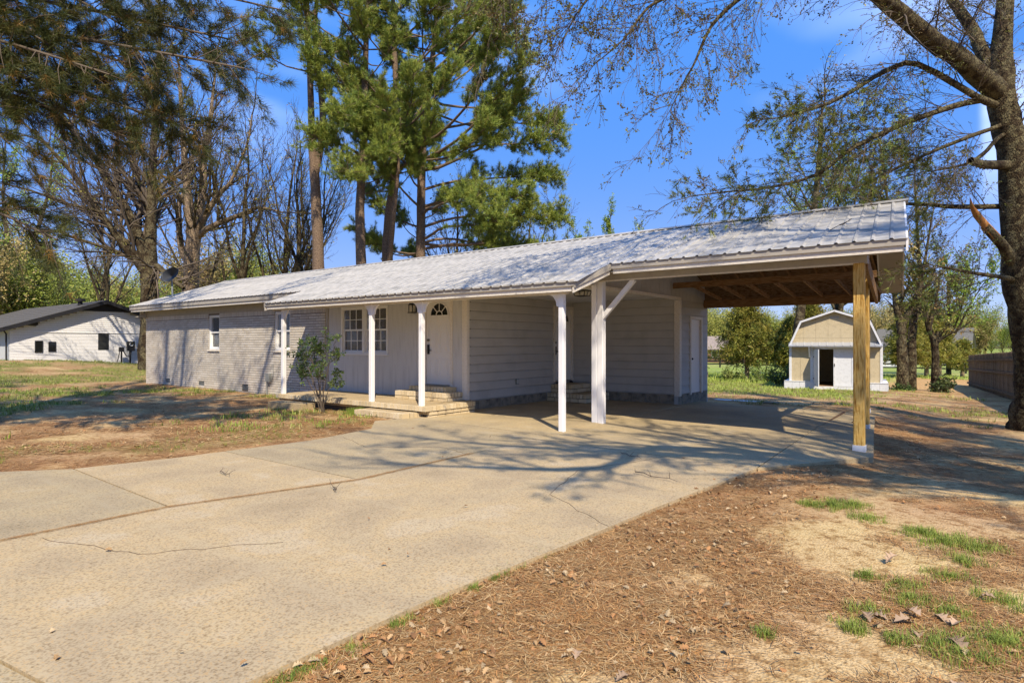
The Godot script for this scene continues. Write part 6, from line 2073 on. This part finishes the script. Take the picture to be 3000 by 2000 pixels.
func stem_only(seed_: int) -> ArrayMesh:
	var st := Round.new()
	for l in stems(Vector3.ZERO, 9.5, 0.18, 5, 0.5, seed_):
		var q := path_of(l)
		st.tube(q[0], q[1], 5)
	return st.mesh()


# ---------- small things ----------
func small_things():
	rng.seed = 900
	# satellite dish on the roof
	var d := base("satellite_dish", Vector3(-25.6, roof_y(-11.2) + 0.02, -11.2))
	tag(d, "dark gray satellite dish on a bent mast near the left end of the metal roof", "satellite dish")
	var mast := Round.new()
	mast.tube(PackedVector3Array([Vector3(0, 0, 0), Vector3(-0.05, 0.12, 0.0), Vector3(-0.32, 0.55, -0.1), Vector3(-0.36, 0.75, -0.1)]), PackedFloat32Array([0.035, 0.035, 0.032, 0.032]), 8, true)
	put("mast", mast, M.gray_plastic, d)
	boxed("foot_plate", Vector3(-0.12, -0.02, -0.1), Vector3(0.12, 0.015, 0.1), M.gray_plastic, d)
	var bowl := Round.new()
	var axis := Vector3(0.35, 0.55, 0.75).normalized()
	var pts := PackedVector3Array()
	var rad := PackedFloat32Array()
	for i in 9:
		var t := i / 8.0
		pts.append(Vector3(-0.36, 0.85, -0.1) + axis * (0.12 * t * t)); rad.append(0.02 + 0.36 * t)
	bowl.tube(pts, rad, 24)
	put("dish", bowl, M.dark_plastic, d)
	var arm := Round.new()
	arm.tube(PackedVector3Array([Vector3(-0.36, 0.62, -0.05), Vector3(-0.1, 0.62, 0.35), Vector3(0.0, 0.95, 0.42)]), PackedFloat32Array([0.016, 0.016, 0.02]), 6, true)
	put("feed_arm", arm, M.gray_plastic, d)
	# loose concrete step at the porch corner
	var cs := Solid.new()
	cs.obox(Transform3D(Basis(UP, 0.05), Vector3(-13.2, 0.02, -8.5)), Vector3(1.25, 0.2, 0.42))
	tag(put("concrete_step", cs, M.concrete_pale), "low weathered concrete block step lying before the left end of the porch", "step")
	# twigs fallen on the drive
	for q in [[-3.75, -7.55, 0.42, 0.5, "forked bare twig lying on the concrete before the carport posts"], [-2.95, -6.55, 0.62, 0.25, "long thin twig lying near the concrete joint by the carport"], [-7.0, -3.65, 0.3, 0.2, "small curved twig on the left lane of the drive"], [-5.35, -3.95, 0.2, 0.6, "short dark twig beside the joint in the middle of the drive"]]:
		var tw := Round.new()
		var p := PackedVector3Array()
		var r := PackedFloat32Array()
		var dir := Vector3(1, 0, q[3]).normalized()
		for i in 6:
			p.append(dir * (i / 5.0 - 0.5) * q[2] + Vector3(0, 0.012 + 0.02 * sin(i * 2.0) * 0.5 + 0.01, rf(-0.02, 0.02))); r.append(0.007 - 0.0009 * i)
		tw.tube(p, r, 5, true)
		for i in [0, 2, 4]:
			var e := p[i] + Vector3(rf(-0.06, 0.06), rf(0.01, 0.09), rf(-0.07, 0.07))
			tw.tube(PackedVector3Array([p[i], (p[i] + e) / 2 + rv() * 0.01, e]), PackedFloat32Array([0.004, 0.003, 0.002]), 4)
		var o := put("fallen_twig", tw, M.twig_bark, self, Transform3D(Basis(), Vector3(q[0], 0.004, q[1])))
		tag(o, q[4], "twig", "twigs fallen on the drive")
	var rt := Round.new()
	for l in [[0, 0, 0, 0.15, 0.05, 0.1], [0.15, 0.05, 0.1, 0.3, 0.12, 0.05], [0.15, 0.05, 0.1, 0.22, 0.02, 0.26], [0.22, 0.02, 0.26, 0.36, 0.1, 0.3]]:
		rt.line(Vector3(l[0], l[1], l[2]), Vector3(l[3], l[4], l[5]), 0.008, 0.005, 5)
	tag(put("roof_twig", rt, M.twig_bark, self, Transform3D(Basis(), Vector3(-2.0, roof_y(-11.2) + 0.05, -11.3))), "small dark twig caught on the metal carport roof", "twig")
	# bushes along the back line
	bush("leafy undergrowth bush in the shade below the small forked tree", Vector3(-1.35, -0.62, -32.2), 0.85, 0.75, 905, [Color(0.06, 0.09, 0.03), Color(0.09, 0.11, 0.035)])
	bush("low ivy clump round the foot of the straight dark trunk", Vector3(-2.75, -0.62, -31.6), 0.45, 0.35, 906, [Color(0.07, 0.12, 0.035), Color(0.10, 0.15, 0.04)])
	bush("pale green bush in the meadow grass left of the shed", Vector3(-9.3, -0.62, -34.4), 1.1, 1.0, 907, [Color(0.18, 0.24, 0.045), Color(0.14, 0.2, 0.04)])
	bush("tall weedy bush beneath the broad cedar", Vector3(-11.2, -0.65, -35.2), 1.25, 0.9, 908, [Color(0.17, 0.22, 0.05), Color(0.22, 0.25, 0.06)])
	bush("weedy bush at the left of the meadow next to the store room corner", Vector3(-13.2, -0.65, -35.0), 1.2, 1.0, 909, [Color(0.2, 0.25, 0.055), Color(0.15, 0.2, 0.045)])
	bush("dense dark sapling clump hard against the left side of the shed", Vector3(-7.9, -0.6, -32.0), 0.8, 1.2, 910, [Color(0.10, 0.15, 0.035), Color(0.14, 0.19, 0.04)])
	# dead snag in the meadow
	var sn := Round.new()
	var sq := path_of([-13.3, -0.8, -36.6, 0.2, -13.32, -0.2, -36.6, 0.17, -13.4, 0.35, -36.5, 0.15, -13.42, 0.7, -36.5, 0.08])
	sn.tube(sq[0], sq[1], 9, true, 0.2)
	tag(put("dead_stump", sn, M.brown_bark), "broken reddish dead stump standing in the meadow weeds", "tree stump")
	# iron bits by the carport
	var bl := boxed("loose_block", Vector3(-5.0, -0.36, -18.6), Vector3(-4.62, -0.14, -18.35), M.cinder_block)
	tag(bl, "loose concrete block on the ground behind the carport slab", "block")
	var bl2 := boxed("loose_board", Vector3(-6.6, -0.26, -19.2), Vector3(-5.3, -0.2, -18.9), M.shed_white)
	tag(bl2, "pale plank lying on the ground behind the store room", "board")


func bush(label: String, at: Vector3, wide: float, high: float, seed_: int, tones: Array):
	rng.seed = seed_
	var o := base("bush")
	tag(o, label, "bush")
	var w := Wood.new()
	w.bark = Round.new()
	w.kids = 3
	w.finest = 0.003
	w.tip_step = 1
	for i in 9:
		var a := rng.randf() * TAU
		grow(w, at + Vector3(cos(a) * 0.1, 0, sin(a) * 0.1), Vector3(cos(a) * wide, high * 1.2, sin(a) * wide).normalized(), high * rf(0.5, 0.8), 0.015, 1)
	put("stems", w.bark, M.twig_bark, o)
	dress(o, w, leaf_sprig(seed_, 7, 0.12), M.leaves, 0.9, Vector2(0.7, 1.4), tones, "foliage")


func shrub():
	rng.seed = 950
	var o := base("porch_shrub")
	tag(o, "thin glossy green shrub with bare stems growing before the porch brick", "shrub")
	var w := Wood.new()
	w.bark = Round.new()
	w.finest = 0.003
	w.kids = 3
	w.spread = 0.8
	w.wob = 0.16
	w.tip_step = 1
	var at := Vector3(-12.05, -0.06, -8.55)
	for s in [[-0.72, 1.5, 0.1, 0.75], [-0.42, 1.55, -0.05, 0.8], [-0.2, 1.3, 0.15, 0.7], [0.05, 1.62, 0.0, 0.8], [0.62, 1.55, 0.1, 0.86], [0.2, 0.95, 0.2, 0.5], [-0.35, 0.9, 0.25, 0.5], [0.3, 0.7, -0.1, 0.4], [-0.7, 0.95, -0.1, 0.6]]:
		var e := at + Vector3(s[0], s[1], s[2])
		var m := at.lerp(e, 0.5) + Vector3(-s[0] * 0.14, 0.05, 0) + rv() * 0.03
		w.bark.tube(PackedVector3Array([at + rv() * 0.04, at.lerp(m, 0.6) + rv() * 0.02, m, m.lerp(e, 0.6) + rv() * 0.03, e]), PackedFloat32Array([0.014, 0.012, 0.01, 0.008, 0.006]), 5)
		for i in 5:
			grow(w, m.lerp(e, rf(0.45, 1.0)), ((e - m).normalized() + rv() * 0.9).normalized(), rf(0.16, 0.32), 0.005, 1)
	put("stems", w.bark, M.twig_bark, o)
	dress(o, w, leaf_sprig(951, 5, 0.065, 1.9), M.leaves, 0.85, Vector2(0.7, 1.25), [Color(0.07, 0.12, 0.03), Color(0.10, 0.155, 0.04), Color(0.05, 0.09, 0.028), Color(0.15, 0.2, 0.05)], "foliage")


# ---------- grass, straw and leaves ----------
func tuft_mesh(seed_: int, n: int, h: float, wd: float, lean: float, spread: float) -> ArrayMesh:
	var r := RandomNumberGenerator.new()
	r.seed = seed_
	var s := Solid.new()
	for i in n:
		var a := r.randf() * TAU
		var d := Vector3(cos(a), 0, sin(a))
		var o := Vector3(r.randf_range(-1, 1), 0, r.randf_range(-1, 1)) * spread
		var x := Vector3(-d.z, 0, d.x) * wd
		var hh := h * r.randf_range(0.55, 1.15)
		var m := o + Vector3(0, hh * 0.6, 0) + d * lean * hh * 0.3
		s.col = Color.WHITE * r.randf_range(0.7, 1.2)
		s.col.a = 1
		s.quad(o - x, o + x, m + x * 0.7, m - x * 0.7)
		s.tri(m - x * 0.7, m + x * 0.7, o + Vector3(0, hh * 0.92, 0) + d * lean * hh)
	return s.mesh()

func straw_mesh(seed_: int, n: int, l: float, wd: float, spread: float) -> ArrayMesh:
	var r := RandomNumberGenerator.new()
	r.seed = seed_
	var s := Solid.new()
	for i in n:
		var a := r.randf() * TAU
		var d := Vector3(cos(a), r.randf_range(-0.04, 0.10), sin(a))
		var x := Vector3(-sin(a), 0, cos(a)) * wd
		var o := Vector3(r.randf_range(-1, 1) * spread, r.randf_range(0.001, 0.012), r.randf_range(-1, 1) * spread)
		var ll := l * r.randf_range(0.5, 1.1)
		var b := Vector3(-sin(a), 0, cos(a)) * ll * r.randf_range(-0.1, 0.1)
		s.col = Color.WHITE * r.randf_range(0.6, 1.25)
		s.col.a = 1
		s.quad(o - x, o + x, o + d * ll * 0.5 + b + x, o + d * ll * 0.5 + b - x)
		s.tri(o + d * ll * 0.5 + b - x, o + d * ll * 0.5 + b + x, o + d * ll)
	return s.mesh()

func oak_leaf(seed_: int) -> ArrayMesh:        # a dry lobed leaf, curled
	var r := RandomNumberGenerator.new()
	r.seed = seed_
	var s := Solid.new()
	var half := [[0.0, 0.04], [0.14, 0.10], [0.22, 0.30], [0.32, 0.13], [0.45, 0.36], [0.56, 0.16], [0.72, 0.30], [0.84, 0.12], [1.0, 0.0]]
	var curl := r.randf_range(0.5, 1.6)
	for i in half.size() - 1:
		for sg in [-1.0, 1.0]:
			var a := Vector3(0, 0.12 * sin(half[i][0] * PI), half[i][0])
			var b := Vector3(0, 0.12 * sin(half[i + 1][0] * PI), half[i + 1][0])
			var c := Vector3(sg * half[i + 1][1], b.y + curl * half[i + 1][1] * half[i + 1][1] * 1.4, half[i + 1][0] + 0.05)
			var d := Vector3(sg * half[i][1], a.y + curl * half[i][1] * half[i][1] * 1.4, half[i][0] + 0.05)
			s.quad(a, b, c, d)
	return s.mesh()

func spot_in_view(near: float, far: float, k: float) -> Vector3:       # a random spot of ground before the house, closer ones likelier
	var dist := near * pow(far / near, pow(rng.randf(), k))
	var a := rf(-0.76, 0.76)
	var fwd := Vector3(-0.608, 0, -0.794)
	var right := Vector3(0.794, 0, -0.608)
	var p := (fwd + right * tan(a)) * dist
	p.y = land(p.x, p.z)
	return p

func ground_cover():
	rng.seed = 1000
	var straw := [[], []]
	var tint := [PackedColorArray(), PackedColorArray()]
	var red := [Color(0.50, 0.25, 0.085), Color(0.58, 0.35, 0.14), Color(0.36, 0.18, 0.065), Color(0.66, 0.46, 0.22), Color(0.45, 0.26, 0.10)]
	for i in 60000:
		var p := spot_in_view(2.2, 34.0, 0.9)
		var w := cover(p.x, p.z)
		if on_hard(p.x, p.z, 0.02) or rng.randf() > w.x * (0.75 + w.z * 0.7) or rng.randf() < w.y * 0.75:
			continue
		var far := 0 if p.length() < 11.0 else 1
		straw[far].append(Transform3D(Basis(UP, rng.randf() * TAU).scaled(Vector3.ONE * rf(0.7, 1.3)), p + Vector3(0, 0.004, 0)))
		tint[far].append(red[rng.randi_range(0, 4)] * rf(0.7, 1.15))
	for l in [[[-6.08, 4.0], [-6.08, -0.56], [-6.08, -2.63], [-5.59, -4.46]], [[-5.59, -4.46], [-5.67, -6.49]]]:
		for i in l.size() - 1:
			for k in 420:
				var t := rng.randf()
				straw[0].append(Transform3D(Basis(UP, atan2(l[i + 1][0] - l[i][0], l[i + 1][1] - l[i][1]) + PI / 2 + rf(-0.5, 0.5)).scaled(Vector3(rf(0.25, 0.4), 0.6, rf(0.25, 0.4))), Vector3(lerpf(l[i][0], l[i + 1][0], t), 0.002, lerpf(l[i][1], l[i + 1][1], t))))
				tint[0].append(red[rng.randi_range(0, 1)] * rf(0.8, 1.2))
	many("pine_straw", straw_mesh(1001, 11, 0.12, 0.0017, 0.09), M.straw, straw[0], tint[0])
	many("distant_pine_straw", straw_mesh(1002, 9, 0.16, 0.005, 0.2), M.straw, straw[1], tint[1])

	# dry leaves
	rng.seed = 1010
	var leaves := [[], [], []]
	var lt := [PackedColorArray(), PackedColorArray(), PackedColorArray()]
	var brown := [Color(0.34, 0.20, 0.09), Color(0.40, 0.26, 0.125), Color(0.25, 0.13, 0.055), Color(0.44, 0.33, 0.19), Color(0.37, 0.19, 0.075)]
	for i in 26000:
		var p := spot_in_view(2.2, 26.0, 1.0)
		var w := cover(p.x, p.z)
		var m := w.x
		if p.x > -8:
			m *= 0.35 + 0.65 * ss(0.0, 0.35, nb.get_noise_2d(p.x * 1.4 + 70, p.z * 1.4)) + (0.8 if p.x < -1.2 + 0.12 * (p.z + 6.5) and p.z < -4.5 else 0.0)
		else:
			m *= 0.35
		var hard := on_hard(p.x, p.z, 0.0)
		if hard and (rng.randf() > 0.003 or p.x < -9.0 or p.z < -16):
			continue
		if not hard and rng.randf() > m * (0.6 if p.x < -1.0 + 0.12 * (p.z + 6.5) else 0.3):
			continue
		var k := rng.randi_range(0, 2)
		var b := Basis(UP, rng.randf() * TAU) * Basis(Vector3.RIGHT, rf(-0.5, 0.5)) * Basis(Vector3.BACK, rf(-0.6, 0.6) + (PI if rng.randf() < 0.4 else 0.0))
		leaves[k].append(Transform3D(b.scaled_local(Vector3.ONE * (rf(0.025, 0.055) if rng.randf() < 0.93 else rf(0.05, 0.075))), p + Vector3(0, 0.02 if not hard else 0.055, 0)))
		lt[k].append(brown[rng.randi_range(0, 4)] * rf(0.75, 1.2))
	for q in [[-0.36, -4.25], [-0.30, -4.1], [-0.42, -4.05], [-0.22, -4.3], [-0.5, -3.95], [-0.15, -4.0], [-0.27, -3.9], [-0.1, -4.25], [-1.35, -2.55], [-1.6, -2.6], [-0.1, -3.5], [-0.55, -5.1], [-0.02, -4.75]]:
		leaves[0].append(Transform3D(Basis(UP, rng.randf() * TAU).scaled_local(Vector3.ONE * rf(0.08, 0.125)) * Basis(Vector3.RIGHT, rf(-0.3, 0.3)), Vector3(q[0], -0.02, q[1])))
		lt[0].append(Color(0.40, 0.28, 0.18) * rf(0.7, 1.1))
	var fl := base("fallen_leaves")
	tag(fl, "", "", "", "stuff")
	for k in 3:
		many("dry_leaves", oak_leaf(1011 + k), M.litter, leaves[k], lt[k], fl)

	# grass
	rng.seed = 1020
	var blades := [[], []]
	var gt := [PackedColorArray(), PackedColorArray()]
	var green := [Color(0.19, 0.26, 0.04), Color(0.24, 0.31, 0.05), Color(0.14, 0.20, 0.035), Color(0.29, 0.33, 0.07), Color(0.38, 0.34, 0.13)]
	for q in [[-0.83, -6.34, 0.17], [-0.25, -5.98, 0.32], [-0.40, -6.15, 0.17], [-0.40, -4.72, 0.13], [-0.35, -4.48, 0.15], [-0.55, -4.14, 0.12], [-0.18, -5.07, 0.16], [-0.15, -4.42, 0.15], [-0.19, -3.91, 0.16], [-0.08, -3.82, 0.19], [0.06, -4.11, 0.19], [0.13, -4.16, 0.21], [-0.02, -5.95, 0.21], [-1.17, -6.63, 0.26], [-0.94, -3.47, 0.05], [-0.58, -3.84, 0.09], [-0.36, -3.82, 0.07], [-1.32, -6.53, 0.12], [-1.00, -6.78, 0.17], [-0.62, -4.75, 0.1], [-0.1, -5.5, 0.14], [0.1, -4.8, 0.16]]:
		for i in int(25 + 900 * q[2] * q[2] * 1.6):
			var a := rng.randf() * TAU
			var r: float = rng.randf() * q[2] * 1.05
			var p := Vector3(q[0] + cos(a) * r, 0, q[1] + sin(a) * r)
			p.y = land(p.x, p.z) - 0.004
			blades[0].append(Transform3D(Basis(UP, rng.randf() * TAU).scaled(Vector3.ONE * rf(0.5, 1.0)), p))
			gt[0].append(green[rng.randi_range(0, 3)] * rf(0.85, 1.3))
	for i in 700:                      # along the edge of the drive
		var z := rf(-4.2, -1.4)
		var clump := nc.get_noise_2d(3.0, z * 2.2) + 0.25 * ss(-2.2, -1.5, z)
		if clump < 0.05:
			continue
		var x := -2.60 + 0.02 * (z + 1.6) + absf(rng.randfn(0.0, 0.035))
		blades[0].append(Transform3D(Basis(UP, rng.randf() * TAU).scaled(Vector3.ONE * rf(0.4, 0.85)), Vector3(x, -0.045, z)))
		gt[0].append(green[rng.randi_range(0, 2)] * rf(0.8, 1.2))
	for i in 46000:
		var p := spot_in_view(4.0, 48.0, 0.75)
		if p.x > -2.6 and p.z > -9.0:
			continue
		var w := cover(p.x, p.z)
		if on_hard(p.x, p.z, 0.05) or rng.randf() > w.y * (0.6 + 0.8 * w.z + 0.3):
			continue
		var far := 0 if p.length() < 12.0 else 1
		var s := rf(0.5, 1.1)
		if p.z < -33.0:
			s *= rf(1.4, 2.6)
		blades[far].append(Transform3D(Basis(UP, rng.randf() * TAU).scaled(Vector3(s, s * rf(0.8, 1.2), s)), p))
		gt[far].append(green[rng.randi_range(0, 4)].lerp(Color(0.36, 0.46, 0.08), 0.6 if p.z < -20 else 0.0) * rf(0.8, 1.25))
	for i in 160:                      # the bright clump by the porch step
		var p := Vector3(-11.05 + rng.randfn(0.0, 0.14), -0.04, -8.72 + rng.randfn(0.0, 0.1))
		blades[0].append(Transform3D(Basis(UP, rng.randf() * TAU).scaled(Vector3(1.0, rf(1.6, 2.8), 1.0)), p))
		gt[0].append(green[rng.randi_range(0, 1)])
	many("grass", tuft_mesh(1021, 9, 0.07, 0.0022, 0.55, 0.03), M.grass, blades[0], gt[0])
	many("distant_grass", tuft_mesh(1022, 9, 0.12, 0.008, 0.6, 0.12), M.grass, blades[1], gt[1])
